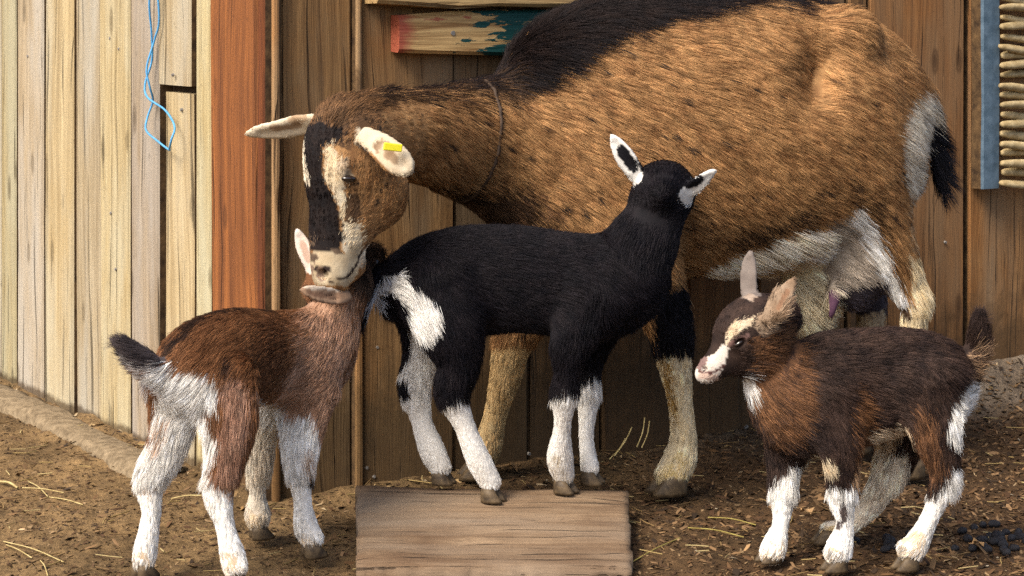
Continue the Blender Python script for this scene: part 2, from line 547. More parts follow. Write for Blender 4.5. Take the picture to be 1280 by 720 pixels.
for px, py in ((457, 579), (466, 590), (660, 562), (930, 530), (932, 528), (1180, 300), (1168, 128), (470, 430)):
    nail(dark, s_r(px), -T_PL - 0.006, wall_z(px, py, CORNER, U_R))


# ------------------------------------------------------------------ rails on the dark wall
def slab(name, L, hgt, t, mat, seed=0, n=9, wob=0.003, ch=0.006):
    """Horizontal board along local X, uneven, worn corners; outer face -Y."""
    r = random.Random(seed); bm = bmesh.new(); rings = []
    for i in range(n):
        x = L * i / (n - 1)
        e = 0.006 if i in (0, n - 1) else 0
        a, b2, q = r.uniform(-wob, wob), r.uniform(-wob, wob), r.uniform(-wob, wob) * .5
        prof = [(0, e), (-t + ch, e + a), (-t + q, ch + e + a), (-t + q, hgt - ch - e + b2), (-t + ch, hgt - e + b2), (0, hgt - e)]
        rings.append([bm.verts.new((x, y, z)) for y, z in prof])
    for i in range(n - 1):
        for j in range(6):
            bm.faces.new((rings[i][j], rings[i + 1][j], rings[i + 1][(j + 1) % 6], rings[i][(j + 1) % 6]))
    bm.faces.new(rings[0]); bm.faces.new(rings[-1])
    bmesh.ops.recalc_face_normals(bm, faces=bm.faces[:])
    me = bpy.data.meshes.new(name); bm.to_mesh(me); bm.free(); me.materials.append(mat)
    return me


def on_dark_wall(o, s, out, z, tilt=0.0):
    nrm = np.array([U_R[1], -U_R[0]])
    p = CORNER + U_R * s + nrm * out
    o.location = (p[0], p[1], z)
    o.rotation_euler = (0, tilt, math.atan2(U_R[1], U_R[0]))


zb = wall_z(500, 68, CORNER, U_R)
pb = link(bpy.data.objects.new('painted_board', slab('painted_board', 0.78, 0.072, 0.030, M['paint'], 3)))
on_dark_wall(pb, s_r(499, .06), T_PL + 0.008, zb)
tag(pb, 'wooden board with flaking red and dark green paint on the dark wall', 'board')
bm = bmesh.new()
bmesh.ops.create_cone(bm, cap_ends=True, segments=10, radius1=0.0045, radius2=0.004, depth=0.004, matrix=Matrix.Translation((0.10, -0.031, 0.036)) @ Matrix.Rotation(math.radians(90), 4, 'X'))
bm_obj('bolt', bm, M['nail'], pb)
zt = wall_z(480, 9, CORNER, U_R)
tb = link(bpy.data.objects.new('bare_rail', slab('bare_rail', 0.60, 0.06, 0.050, M['rail_wood'], 5)))
on_dark_wall(tb, s_r(473, .08), T_PL + 0.008, zt)
tag(tb, 'bare wooden rail fixed just above the flaking painted board', 'board')

# blue framed rack of cane rods on the dark wall
sk = s_r(1229, .06)
rk_z0, rk_z1 = wall_z(1240, 231, CORNER, U_R), 0.92
rack = empty('cane_rack', (0, 0, 0)); on_dark_wall(rack, sk, T_PL + 0.006, rk_z0)
tag(rack, 'worn blue board holding a stack of pale cane rods', 'rack')
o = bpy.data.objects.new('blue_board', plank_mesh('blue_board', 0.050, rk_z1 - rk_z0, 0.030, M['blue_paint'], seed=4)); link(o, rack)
rs = random.Random(5)


def rod_mesh(L, r0, r1, seed):
    r = random.Random(seed); bm = bmesh.new(); rings = []
    for i, (x, q) in enumerate(((0, .42), (0.006, .66), (0.03, .86), (0.09, 1.0), (L, 1.1))):
        rr = r0 * q
        rings.append([bm.verts.new((x, rr * .8 * math.cos(a), rr * math.sin(a) + r.uniform(-.001, .001))) for a in [k * math.tau / 8 for k in range(8)]])
    for i in range(len(rings) - 1):
        for j in range(8):
            bm.faces.new((rings[i][j], rings[i + 1][j], rings[i + 1][(j + 1) % 8], rings[i][(j + 1) % 8]))
    bm.faces.new(rings[0]); bm.faces.new(rings[-1])
    bmesh.ops.recalc_face_normals(bm, faces=bm.faces[:])
    me = bpy.data.meshes.new('cane_rod'); bm.to_mesh(me); bm.free(); me.materials.append(M['cane'])
    for p in me.polygons: p.use_smooth = True
    return me


rms = [rod_mesh(0.24, 0.0105, 0.015, k) for k in range(3)]
z = 0.012; k = 0
while z < rk_z1 - rk_z0:
    o = bpy.data.objects.new('cane_rod', rms[k % 3]); link(o, rack)
    o.location = (0.034 + (0.016 if k % 2 else 0.0) + rs.uniform(-.003, .003), -0.038 + (0.007 if k % 2 else -0.006), z)
    o.rotation_euler = (rs.uniform(0, 3), rs.uniform(-.05, .16), rs.uniform(-.05, .05))
    g = rs.uniform(.8, 1.1); o.color = (g, g, g * .97, 1)
    z += 0.0195; k += 1


# ------------------------------------------------------------------ kerb, twine, ramp board
def kerb():
    S = np.linspace(0.05, L_LEN - 0.22, 150); prof = [(0.040, -0.04), (0.042, 0.006), (0.055, 0.011), (0.085, 0.013), (0.108, 0.012), (0.118, 0.002), (0.122, -0.04)]
    nrm = np.array([U_L[1], -U_L[0]])
    V = []
    for s in S:
        for d, z in prof:
            V.append([*(L_ORG + U_L * s + nrm * d), z])
    V = np.array(V)
    nz = vnoise(V, 30.0, 3) - .5; n2 = vnoise(V, 6.0, 4) - .5
    m = V[:, 2] > 0
    V[m, 2] += nz[m] * 0.006 + n2[m] * 0.008
    V[:, 0] += n2 * 0.008 + nz * 0.006
    a = np.arange(len(V)).reshape(len(S), len(prof))
    q = np.stack([a[:-1, :-1], a[1:, :-1], a[1:, 1:], a[:-1, 1:]], -1).reshape(-1, 4)
    o = link(bpy.data.objects.new('kerb', mesh_np('kerb', V, q[:, ::-1], M['concrete'])))
    tag(o, 'low worn concrete footing along the pale plank wall', 'kerb', kind='structure')


kerb()


def tube_mesh(name, pts, r, mat, seg=7, closed=False):
    pts = [Vector(p) for p in pts]
    V, Q = [], []
    n = len(pts)
    for i, p in enumerate(pts):
        t = (pts[min(i + 1, n - 1)] - pts[max(i - 1, 0)]).normalized()
        s = t.cross(Vector((0, 1, 0.2))).normalized(); b = t.cross(s)
        ri = r[i] if isinstance(r, (list, tuple)) else r
        for k in range(seg):
            a = math.tau * k / seg
            V.append(p + (s * math.cos(a) + b * math.sin(a)) * ri)
    for i in range(n - 1):
        for k in range(seg):
            Q.append([i * seg + k, i * seg + (k + 1) % seg, (i + 1) * seg + (k + 1) % seg, (i + 1) * seg + k])
    return mesh_np(name, np.array([tuple(v) for v in V]), np.array(Q), mat)


def spline(P, per=8):
    P = np.array(P, float)
    Q = np.vstack([2 * P[0] - P[1], P, 2 * P[-1] - P[-2]])
    out = []
    for i in range(1, len(Q) - 2):
        for k in range(per):
            t = k / per
            a, b2, c, d = Q[i - 1], Q[i], Q[i + 1], Q[i + 2]
            out.append(0.5 * ((2 * b2) + (-a + c) * t + (2 * a - 5 * b2 + 4 * c - d) * t * t + (-a + 3 * b2 - 3 * c + d) * t ** 3))
    out.append(Q[-2])
    return np.array(out)


tw = [(194, -60), (192, 0), (188, 40), (185, 75), (184, 105), (189, 122), (203, 138), (215, 158), (219, 174), (214, 185), (206, 187), (197, 177), (188, 163), (184, 146), (186, 126), (189, 108), (188, 85), (190, 50), (195, 20), (196, -60)]
nl = np.array([U_L[1], -U_L[0]])
tp = []
for i, (px, py) in enumerate(tw):
    s = s_l(px, .045); p = L_ORG + U_L * s + nl * (0.045 + 0.008 * math.sin(i * 1.7))
    tp.append((p[0], p[1], H - py * p[1] / F))
o = link(bpy.data.objects.new('baling_twine', tube_mesh('baling_twine', spline(tp, 8), 0.0019, M['twine'])))
tag(o, 'bright blue twine hanging in a loop on the pale planks', 'twine')


def ramp_board():
    """Thick short plank lying on the earth, its far edge propped up."""
    c = [at(447, 709, 2.665), at(790, 708, 2.665), at(784, 610, 2.98), at(446, 607, 2.98)]
    A = np.array(c)
    nu, nv = 44, 22
    V = []
    for i in range(nu):
        for j in range(nv):
            u, v = i / (nu - 1), j / (nv - 1)
            V.append((1 - u) * (1 - v) * A[0] + u * (1 - v) * A[1] + u * v * A[2] + (1 - u) * v * A[3])
    V = np.array(V)
    uv = np.array([(i / (nu - 1), j / (nv - 1)) for i in range(nu) for j in range(nv)])
    e = np.minimum(np.minimum(uv[:, 0], 1 - uv[:, 0]) * 30, np.minimum(uv[:, 1], 1 - uv[:, 1]) * 16)
    V[:, 2] += (vnoise(V * [.3, 1, 1], 60.0, 8) - .5) * 0.005 + (vnoise(V, 12.0, 9) - .5) * 0.006 - np.clip(1 - e, 0, 1) * 0.0025
    edge = e < 0.01
    V[edge, :2] += (RNG.random((edge.sum(), 2)) - .5) * 0.005
    bot = V.copy(); bot[:, 2] -= 0.034
    a = np.arange(nu * nv).reshape(nu, nv)
    q = np.stack([a[:-1, :-1], a[1:, :-1], a[1:, 1:], a[:-1, 1:]], -1).reshape(-1, 4)
    qs = [q, q[:, ::-1] + nu * nv]
    def skirt(line):
        l = np.array(line); return np.stack([l[:-1], l[:-1] + nu * nv, l[1:] + nu * nv, l[1:]], -1)
    qs += [skirt(a[:, 0][::1]), skirt(a[-1, :]), skirt(a[::-1, -1]), skirt(a[0, ::-1])]
    c0 = V.mean(0)
    o = bpy.data.objects.new('ramp_board', mesh_np('ramp_board', np.vstack([V, bot]) - c0, np.vstack(qs), M['board_wood'], smooth=False))
    o.location = c0
    link(o)
    return tag(o, 'short thick weathered board lying on the earth under the black kid', 'board')


ramp_board()


# ------------------------------------------------------------------ animal builder: one continuous skin grown from limbs, then combed fur
class Body:
    def __init__(self, D0, h):
        self.D0, self.h = D0, h
        self.prims, self.comb, self.bald = [], [], []
        self.layers = []

    def P(self, px, py, d=0.0): return at(px, py, self.D0 + d)
    def m(self, r, d=0.0): return r * (self.D0 + d) / F

    # -- primitives
    def tube_w(self, pts, k=0.02, bvec=(0, 1, 0), comb=True, op='add', per=6, cw=1.0):
        """pts: rows x,y,z,ra,rb in metres; bvec: direction of the rb radius."""
        S = spline(pts, per)
        S[:, 3:] = np.maximum(S[:, 3:], 0.002)
        C = S[:, :3]
        T = np.gradient(C, axis=0); T /= np.linalg.norm(T, axis=1)[:, None] + 1e-9
        Bv = np.array(bvec, float)
        B = Bv - (T @ Bv)[:, None] * T
        B /= np.linalg.norm(B, axis=1)[:, None] + 1e-9
        N = np.cross(T, B)
        self.prims.append(('tube', C, S[:, 3], S[:, 4], N, B, T, k, op))
        if comb and op == 'add':
            for i in range(0, len(C), 2): self.comb.append((*C[i], *T[i], 0.5 * (S[i, 3] + S[i, 4]), cw))

    def tube(self, nodes, k=0.02, **kw):
        rows = []
        for n in nodes:
            px, py, d, ra = n[:4]; rb = n[4] if len(n) > 4 else ra
            rows.append([*self.P(px, py, d), self.m(ra, d), self.m(rb, d)])
        self.tube_w(rows, k, **kw)

    def leg(self, nodes, k=0.02, **kw):
        """limb; its last node is drawn in so the hoof shows below the hair"""
        n = list(nodes); x, y, d, a, b = n[-1]; n[-1] = (x, y - 6, d, a * 0.8, b * 0.8)
        self.tube(n, k, **kw)

    def torso(self, nodes, k=0.02):
        self.tube([(x, 0.5 * (a + b), d, 0.5 * (b - a), w) for x, a, b, w, d in nodes], k)

    def ell_w(self, c, r, R=None, k=0.015, op='add'):
        R = np.eye(3) if R is None else np.array(R, float)
        self.prims.append(('ell', np.array(c, float), np.array(r, float), R, k, op))

    def ell(self, px, py, d, r, R=None, k=0.015, op='add'):
        self.ell_w(self.P(px, py, d), [self.m(q, d) for q in r], R, k, op)

    # -- field
    def build_field(self):
        lo = np.full(3, 1e9); hi = np.full(3, -1e9)
        for p in self.prims:
            if p[-1] != 'add': continue
            if p[0] == 'tube':
                R = np.maximum(p[2], p[3])[:, None]
                lo = np.minimum(lo, (p[1] - R).min(0)); hi = np.maximum(hi, (p[1] + R).max(0))
            else:
                R = p[2].max(); lo = np.minimum(lo, p[1] - R); hi = np.maximum(hi, p[1] + R)
        h = self.h
        lo -= 4 * h; hi += 4 * h
        dims = np.ceil((hi - lo) / h).astype(int) + 1
        self.lo, self.dims = lo, dims
        ax = [(lo[i] + h * np.arange(dims[i])).astype(np.float32) for i in range(3)]
        Fd = np.full(dims, 1.0, np.float32)

        def sub(a, b):
            i0 = np.clip(np.floor((a - lo) / h).astype(int), 0, dims - 1); i1 = np.clip(np.ceil((b - lo) / h).astype(int) + 1, 1, dims)
            return tuple(slice(s, e) for s, e in zip(i0, i1))

        def grid(sl, c):
            return (ax[0][sl[0]][:, None, None] - np.float32(c[0]), ax[1][sl[1]][None, :, None] - np.float32(c[1]), ax[2][sl[2]][None, None, :] - np.float32(c[2]))

        def blend(sl, d, k, op):
            f = Fd[sl]
            if op == 'add':
                t = np.clip(0.5 + 0.5 * (d - f) / k, 0, 1)
                Fd[sl] = d * (1 - t) + f * t - k * t * (1 - t)
            else:
                t = np.clip(0.5 - 0.5 * (f + d) / k, 0, 1)
                Fd[sl] = f * (1 - t) - d * t + k * t * (1 - t)

        for p in self.prims:
            if p[0] == 'tube':
                _, C, A, Bq, N, B, T, k, op = p
                R = np.maximum(A, Bq)[:, None]; mg = k + 4 * h
                slT = sub((C - R).min(0) - mg, (C + R).max(0) + mg)
                o0 = np.array([s.start for s in slT])
                tmp = np.full([s.stop - s.start for s in slT], 1.0, np.float32)
                for i in range(len(C) - 1):
                    c0, c1 = C[i], C[i + 1]
                    rr = max(A[i], A[i + 1], Bq[i], Bq[i + 1]) + mg
                    sl = sub(np.minimum(c0, c1) - rr, np.maximum(c0, c1) + rr)
                    sl = tuple(slice(max(s.start, q.start), min(s.stop, q.stop)) for s, q in zip(sl, slT))
                    X, Y, Z = grid(sl, c0)
                    d = c1 - c0; L2 = float(d @ d) + 1e-12
                    t = np.clip((X * d[0] + Y * d[1] + Z * d[2]) / L2, 0, 1)
                    rx, ry, rz = X - t * d[0], Y - t * d[1], Z - t * d[2]
                    n_, b_ = N[i], B[i]; tt = d / math.sqrt(L2)
                    u = rx * n_[0] + ry * n_[1] + rz * n_[2]
                    v = rx * b_[0] + ry * b_[1] + rz * b_[2]
                    w = rx * tt[0] + ry * tt[1] + rz * tt[2]
                    a = A[i] + t * (A[i + 1] - A[i]); b = Bq[i] + t * (Bq[i + 1] - Bq[i]); mm = np.minimum(a, b)
                    k0 = np.sqrt((u / a) ** 2 + (v / b) ** 2 + (w / mm) ** 2)
                    k1 = np.sqrt((u / a ** 2) ** 2 + (v / b ** 2) ** 2 + (w / mm ** 2) ** 2) + 1e-6
                    dd = np.where(k0 < 0.05, -mm, k0 * (k0 - 1) / k1)
                    s2 = tuple(slice(s.start - o, s.stop - o) for s, o in zip(sl, o0))
                    tmp[s2] = np.minimum(tmp[s2], dd)
                blend(slT, tmp, k, op)
            else:
                _, c, r, R, k, op = p
                mg = r.max() + k + 4 * h
                sl = sub(c - mg, c + mg)
                X, Y, Z = grid(sl, c)
                q = [(X * R[0][i] + Y * R[1][i] + Z * R[2][i]) for i in range(3)]
                k0 = np.sqrt(sum((q[i] / r[i]) ** 2 for i in range(3)))
                k1 = np.sqrt(sum((q[i] / r[i] ** 2) ** 2 for i in range(3))) + 1e-6
                dd = np.where(k0 < 0.05, -r.min(), k0 * (k0 - 1) / k1)
                blend(sl, dd, k, op)
        self.F = Fd
        return Fd

    def surface(self):
        f = self.build_field(); h = self.h; lo = self.lo
        s = f < 0
        cs = [s[i:s.shape[0] - 1 + i, j:s.shape[1] - 1 + j, k:s.shape[2] - 1 + k] for i in (0, 1) for j in (0, 1) for k in (0, 1)]
        cnt = sum(c.astype(np.int8) for c in cs)
        act = np.argwhere((cnt > 0) & (cnt < 8))
        im = np.full([d - 1 for d in s.shape], -1, np.int32)
        im[act[:, 0], act[:, 1], act[:, 2]] = np.arange(len(act))
        acc = np.zeros((len(act), 3)); n = np.zeros(len(act))
        cor = [(i, j, k) for i in (0, 1) for j in (0, 1) for k in (0, 1)]
        val = {c: f[act[:, 0] + c[0], act[:, 1] + c[1], act[:, 2] + c[2]] for c in cor}
        for a in cor:
            for ax in range(3):
                if a[ax]: continue
                b = list(a); b[ax] = 1; b = tuple(b)
                va, vb = val[a], val[b]
                m = (va < 0) != (vb < 0)
                t = va[m] / (va[m] - vb[m])
                q = np.tile(np.array(a, float), (m.sum(), 1)); q[:, ax] += t
                acc[m] += q; n[m] += 1
        V = lo + h * (act + acc / n[:, None])
        quads = []
        for ax in range(3):
            o1, o2 = [(1, 2), (2, 0), (0, 1)][ax]
            sA = [slice(None)] * 3; sB = [slice(None)] * 3
            sA[ax] = slice(0, -1); sB[ax] = slice(1, None)
            e = np.argwhere(s[tuple(sA)] != s[tuple(sB)])
            e = e[(e[:, o1] > 0) & (e[:, o2] > 0) & (e[:, o1] < s.shape[o1] - 1) & (e[:, o2] < s.shape[o2] - 1)]
            def cell(d1, d2):
                c = e.copy(); c[:, o1] -= d1; c[:, o2] -= d2
                return im[c[:, 0], c[:, 1], c[:, 2]]
            q = np.stack([cell(1, 1), cell(0, 1), cell(0, 0), cell(1, 0)], -1)
            ins = s[e[:, 0], e[:, 1], e[:, 2]]
            q[~ins] = q[~ins][:, ::-1]
            quads.append(q)
        Q = np.vstack(quads); Q = Q[(Q >= 0).all(1)]
        fn = np.cross(V[Q[:, 2]] - V[Q[:, 0]], V[Q[:, 3]] - V[Q[:, 1]])
        VN = np.zeros_like(V)
        for i in range(4): np.add.at(VN, Q[:, i], fn)
        VN /= np.linalg.norm(VN, axis=1)[:, None] + 1e-12
        self.V, self.Q, self.VN, self.area = V, Q, VN, 0.5 * np.linalg.norm(fn, axis=1)
        return V, Q

    # -- coat
    def coat(self, P, jit=True):
        """colour, length factor, lift factor, density factor at surface points"""
        n = len(P)
        px = CX + P[:, 0] / P[:, 1] * F; py = (H - P[:, 2]) / P[:, 1] * F
        lo1, lo2 = vnoise(P, 45.0, 21) - .5, vnoise(P, 45.0, 22) - .5
        r1, r2 = (RNG.normal(size=(2, n)) if jit else np.zeros((2, n)))
        rm = RNG.random(n)[:, None] if jit else np.full((n, 1), .5)
        cm = vnoise(P, 90.0, 23)[:, None]
        col = np.tile(np.array(self.base[0], float), (n, 1)); c2 = np.array(self.base[1])
        mixv = np.clip(0.5 * rm + 0.9 * cm - 0.2, 0, 1)
        col = col * (1 - mixv) + c2 * mixv
        ln = np.ones(n); lf = np.ones(n); de = np.ones(n)
        for L in self.layers:
            s = L.get('s', 4.0)
            x = px + lo1 * s * 2.2 + r1 * s * .55; y = py + lo2 * s * 2.2 + r2 * s * .55
            if 'p' in L:
                pol = np.array(L['p'], float); ins = np.zeros(n, bool); j = len(pol) - 1
                for i in range(len(pol)):
                    (xi, yi), (xj, yj) = pol[i], pol[j]
                    c = ((yi > y) != (yj > y)) & (x < (xj - xi) * (y - yi) / (yj - yi + 1e-9) + xi)
                    ins ^= c; j = i
            else:
                ins = np.zeros(n, bool); q = L['l']
                for a, b in zip(q[:-1], q[1:]):
                    d = np.array([b[0] - a[0], b[1] - a[1]], float)
                    t = np.clip(((x - a[0]) * d[0] + (y - a[1]) * d[1]) / (d @ d + 1e-9), 0, 1)
                    dist = np.hypot(x - a[0] - t * d[0], y - a[1] - t * d[1])
                    ins |= dist < a[2] + t * (b[2] - a[2])
            if 'd' in L:
                dd = P[:, 1] - self.D0; ins &= (dd > L['d'][0]) & (dd < L['d'][1])
            if 'a' in L: ins &= (RNG.random(n) < L['a']) if jit else (cm[:, 0] < L['a'])
            if 'c' in L:
                c = L['c']
                if isinstance(c[0], (tuple, list)):
                    cc = np.array(c[0]) * (1 - mixv[ins]) + np.array(c[1]) * mixv[ins]
                else: cc = np.array(c)
                col[ins] = cc
            if 'len' in L: ln[ins] = L['len']
            if 'lift' in L: lf[ins] = L['lift']
            if 'den' in L: de[ins] = L['den']
        for c, r in self.bald:
            dd = np.linalg.norm(P - c, axis=1)
            de[dd < r] = 0.0
        return col, ln, lf, de

    def comb_dir(self, P, N):
        Cm = np.array(self.comb, np.float32)
        out = np.zeros((len(P), 3), np.float32)
        for i in range(0, len(P), 20000):
            q = P[i:i + 20000].astype(np.float32)
            d2 = ((q[:, None, :] - Cm[None, :, :3]) ** 2).sum(-1) / (Cm[:, 6] ** 2)
            w = Cm[:, 7] / (d2 ** 3 + 0.02)
            out[i:i + 20000] = w @ Cm[:, 3:6]
        out /= np.linalg.norm(out, axis=1)[:, None] + 1e-6
        return out

    def fur(self, n, length, width, far=0.4, lift=0.32, clump=0.009, clump_w=0.55, droop=0.15, wild=0.16, down=0.0, cvar=0.15, streak=0.0, streak_col=(.03, .02, .015)):
        V, Q, VN = self.V, self.Q, self.VN
        fc = V[Q].mean(1); fnrm = VN[Q].mean(1)
        _, ln, _, de = self.coat(fc, jit=False)
        w = self.area * de * np.where(fnrm[:, 1] < 0.25, 1.0, far) / np.clip(ln, 0.35, 1.5) ** 0.8
        w /= w.sum()
        fi = RNG.choice(len(Q), n, p=w)
        u, v = RNG.random((2, n, 1))
        q = V[Q[fi]]; qn = VN[Q[fi]]
        bl = lambda a: (a[:, 0] * (1 - u) + a[:, 1] * u) * (1 - v) + (a[:, 3] * (1 - u) + a[:, 2] * u) * v
        P = bl(q); N = bl(qn); N /= np.linalg.norm(N, axis=1)[:, None]
        col, ln, lf, de = self.coat(P)
        ok = de > 0
        P, N, col, ln, lf = P[ok], N[ok], col[ok], ln[ok], lf[ok]
        n = len(P)
        c = self.comb_dir(P, N)
        nv = np.stack([vnoise(P, 16.0, s) - .5 for s in (31, 32, 33)], -1) * wild * 2.4 + np.stack([vnoise(P, 55.0, s) - .5 for s in (34, 35, 36)], -1) * wild * 1.6
        c = c + nv + np.array([0, 0, -droop - down])
        c = c - (c * N).sum(1)[:, None] * N
        c /= np.linalg.norm(c, axis=1)[:, None] + 1e-6
        L = (length * ln * (0.65 + 0.55 * RNG.random(n)))[:, None]
        lift_v = (lift * lf * (0.7 + 0.6 * RNG.random(n)))[:, None]
        jt = RNG.normal(size=(n, 3)) * 0.10
        t = np.array([0, .3, .62, 1.0])
        S = np.empty((n, 4, 3))
        for i, ti in enumerate(t):
            S[:, i] = P - N * 0.0015 + L * (N * lift_v * (ti - 0.42 * ti * ti) + c * ti * (1 - 0.25 * lift_v) + np.array([0, 0, -droop * .6]) * ti * ti + jt * ti ** 1.5)
        wp = P + np.stack([vnoise(P, 60.0, s) - .5 for s in (41, 42, 43)], -1) * clump * 1.2
        key = np.floor(wp / clump).astype(np.int64)
        hid = key[:, 0] * 73856093 ^ key[:, 1] * 19349663 ^ key[:, 2] * 83492791
        _, inv, ct = np.unique(hid, return_inverse=True, return_counts=True)
        for i in range(1, 4):
            mean = np.stack([np.bincount(inv, S[:, i, a]) for a in range(3)], -1) / ct[:, None]
            S[:, i] += (mean[inv] - S[:, i]) * clump_w * t[i] ** 1.2
        nc = len(ct)
        cb = RNG.normal(size=nc) * cvar
        br = np.clip(1 + cb[inv] + RNG.normal(size=n) * 0.13, 0.5, 1.6)[:, None]
        col = np.clip(col * br, 0, 0.92)
        if streak > 0:
            stn = vnoise(P * [1, 1, 1], 22.0, 51)
            sel = (RNG.random(nc) < streak)[inv] & (stn > 0.48) & (col[:, 0] > 0.12) & (col[:, 2] < 0.2) & (RNG.random(n) < 0.8)
            col[sel] = np.array(streak_col) * (0.7 + 0.8 * RNG.random((sel.sum(), 1)))
        self.roots = P
        cu = bpy.data.hair_curves.new('fur')
        cu.add_curves([4] * n)
        cu.attributes['position'].data.foreach_set('vector', np.ascontiguousarray(S, np.float32).ravel())
        ra = cu.attributes.get('radius') or cu.attributes.new('radius', 'FLOAT', 'POINT')
        rad = (width * (0.75 + 0.5 * RNG.random(n)))[:, None] * np.array([1.0, 0.9, 0.65, 0.18])
        ra.data.foreach_set('value', np.ascontiguousarray(rad, np.float32).ravel())
        ca = cu.attributes.new('tint', 'FLOAT_COLOR', 'CURVE')
        ca.data.foreach_set('color', np.ascontiguousarray(np.concatenate([col, np.ones((n, 1))], 1), np.float32).ravel())
        cu.materials.append(M['fur'])
        return cu

    def finish(self, name, base_px, label, group, fur_args):
        """Empty at the feet > body, fur"""
        b = self.P(*base_px); b[2] = 0.0
        root = empty(name, tuple(b)); tag(root, label, 'goat', group)
        V, Q = self.surface()
        me = mesh_np('body', V, Q, M['skin'])
        col, *_ = self.coat(V, jit=False)
        set_tint(me, np.concatenate([col * 0.75, np.ones((len(V), 1))], 1))
        child_local(bpy.data.objects.new('body', me), root)
        fo = bpy.data.objects.new('fur', self.fur(**fur_args)); child_local(fo, root)
        fo['kind'] = 'stuff'
        return root


def frame(a, n):
    """head frame: a towards the muzzle, n out of the face, l to the side"""
    a = np.array(a, float); a /= np.linalg.norm(a)
    n = np.array(n, float); n = n - (n @ a) * a; n /= np.linalg.norm(n)
    return a, n, np.cross(a, n)


def head(B, O, a, n, L, sec, k=0.012, eye=(0.33, 0.10, 0.245, 0.052), brow=0.075, nostril=(0.94, 0.10, 0.075, 0.035), lip=True):
    """skull and muzzle along a from the poll O; sec rows: t, centre along n, half depth, half width (all in units of L)"""
    a, n, l = frame(a, n)
    O = np.array(O, float)
    W = lambda t, c, s: O + L * (a * t + n * c + l * s)
    rows = [[*W(t, c, 0), L * dp, L * wd] for t, c, dp, wd in sec]
    B.tube_w(rows[::-1], k, bvec=l, per=6, cw=1.0)
    R = np.stack([a, n, l], 1)
    t, c, s, r = eye
    eyes = []
    for sg in (-1, 1):
        B.ell_w(W(t - 0.03, c + 0.015, sg * (s - 0.03)), L * np.array([brow * 1.5, brow * 1.1, brow]), R, 0.012)
        B.ell_w(W(t + 0.015, c, sg * (s + 0.035)), L * np.array([r * 1.25, r * 0.75, r * 0.8]), R, 0.004, 'sub')
        eyes.append((W(t + 0.012, c, sg * (s - 0.012)), L * r))
        t2, c2, s2, r2 = nostril
        B.ell_w(W(t2, c2, sg * s2), L * np.array([r2 * 1.1, r2 * 1.5, r2]), R, 0.003, 'sub')
    return W, R, eyes


def eye_obj(root, c, r, R, squash=(1, 1, 1)):
    bm = bmesh.new()
    bmesh.ops.create_uvsphere(bm, u_segments=16, v_segments=10, radius=r)
    Rm = Matrix([list(x) for x in np.array(R)])
    for v in bm.verts:
        v.co = Vector((v.co.x * squash[0], v.co.y * squash[1], v.co.z * squash[2]))
        v.co = Rm @ v.co + Vector(tuple(c))
    me = bpy.data.meshes.new('eye'); bm.to_mesh(me); bm.free(); me.materials.append(M['eye'])
    for p in me.polygons: p.use_smooth = True
    child_local(bpy.data.objects.new('eye', me), root)


def hoof_obj(root, c, toe, s, z0=0.0, slope=0.0):
    """cloven hoof: two claws; c = ankle centre above, toe = horizontal direction, s = length of a claw"""
    t = np.array([toe[0], toe[1], 0.0]); t /= np.linalg.norm(t); sd_ = np.array([-t[1], t[0], 0])
    bm = bmesh.new()
    for sg in (-1, 1):
        rings = []
        for zf, fr, bk, wd in ((0.0, .62, .42, .24), (.18, .60, .44, .26), (.6, .36, .44, .23), (1.0, .20, .40, .17)):
            ring = []
            for i in range(10):
                an = math.tau * i / 10
                x = math.cos(an); x = x * (fr if x > 0 else bk); y = math.sin(an) * wd * (0.75 if math.cos(an) > .7 else 1)
                p = np.array([c[0], c[1], z0]) + s * (t * x + sd_ * (y + sg * (0.27 - .06 * max(x, 0)))) + np.array([0, 0, zf * s * 0.62])
                ring.append(bm.verts.new(tuple(p)))
            rings.append(ring)
        for i in range(3):
            for j in range(10):
                bm.faces.new((rings[i][j], rings[i][(j + 1) % 10], rings[i + 1][(j + 1) % 10], rings[i + 1][j]))
        bm.faces.new(rings[0][::-1]); bm.faces.new(rings[-1])
    bmesh.ops.recalc_face_normals(bm, faces=bm.faces[:])
    me = bpy.data.meshes.new('hoof'); bm.to_mesh(me); bm.free(); me.materials.append(M['hoof'])
    for p in me.polygons: p.use_smooth = True
    child_local(bpy.data.objects.new('hoof', me), root)


def ear(B, pts, nrm, hollow=0.6, k=0.008):
    """flat leaf-shaped ear: pts rows px,py,d,halfwidth px; nrm = the way its open side faces"""
    rows = []
    for px, py, d, w in pts:
        rows.append([*B.P(px, py, d), B.m(w, d), max(B.m(w, d) * 0.34, 0.0042)])
    B.tube_w(rows, k, bvec=nrm, cw=1.5)
    if hollow:
        nn = np.array(nrm, float); nn /= np.linalg.norm(nn)
        rr = []
        for r in rows[1:-1]:
            c = np.array(r[:3]) + nn * r[4] * 1.1
            rr.append([*c, r[3] * hollow, r[4] * 0.62])
        rr[-1][3] *= 0.7
        if len(rr) > 1: B.tube_w(rr, 0.003, bvec=nrm, op='sub')


WHITE = ((0.86, 0.835, 0.79), (0.74, 0.70, 0.64))
CREAM = ((0.66, 0.55, 0.36), (0.50, 0.36, 0.17))
BLACK = ((0.004, 0.004, 0.006), (0.009, 0.008, 0.011))


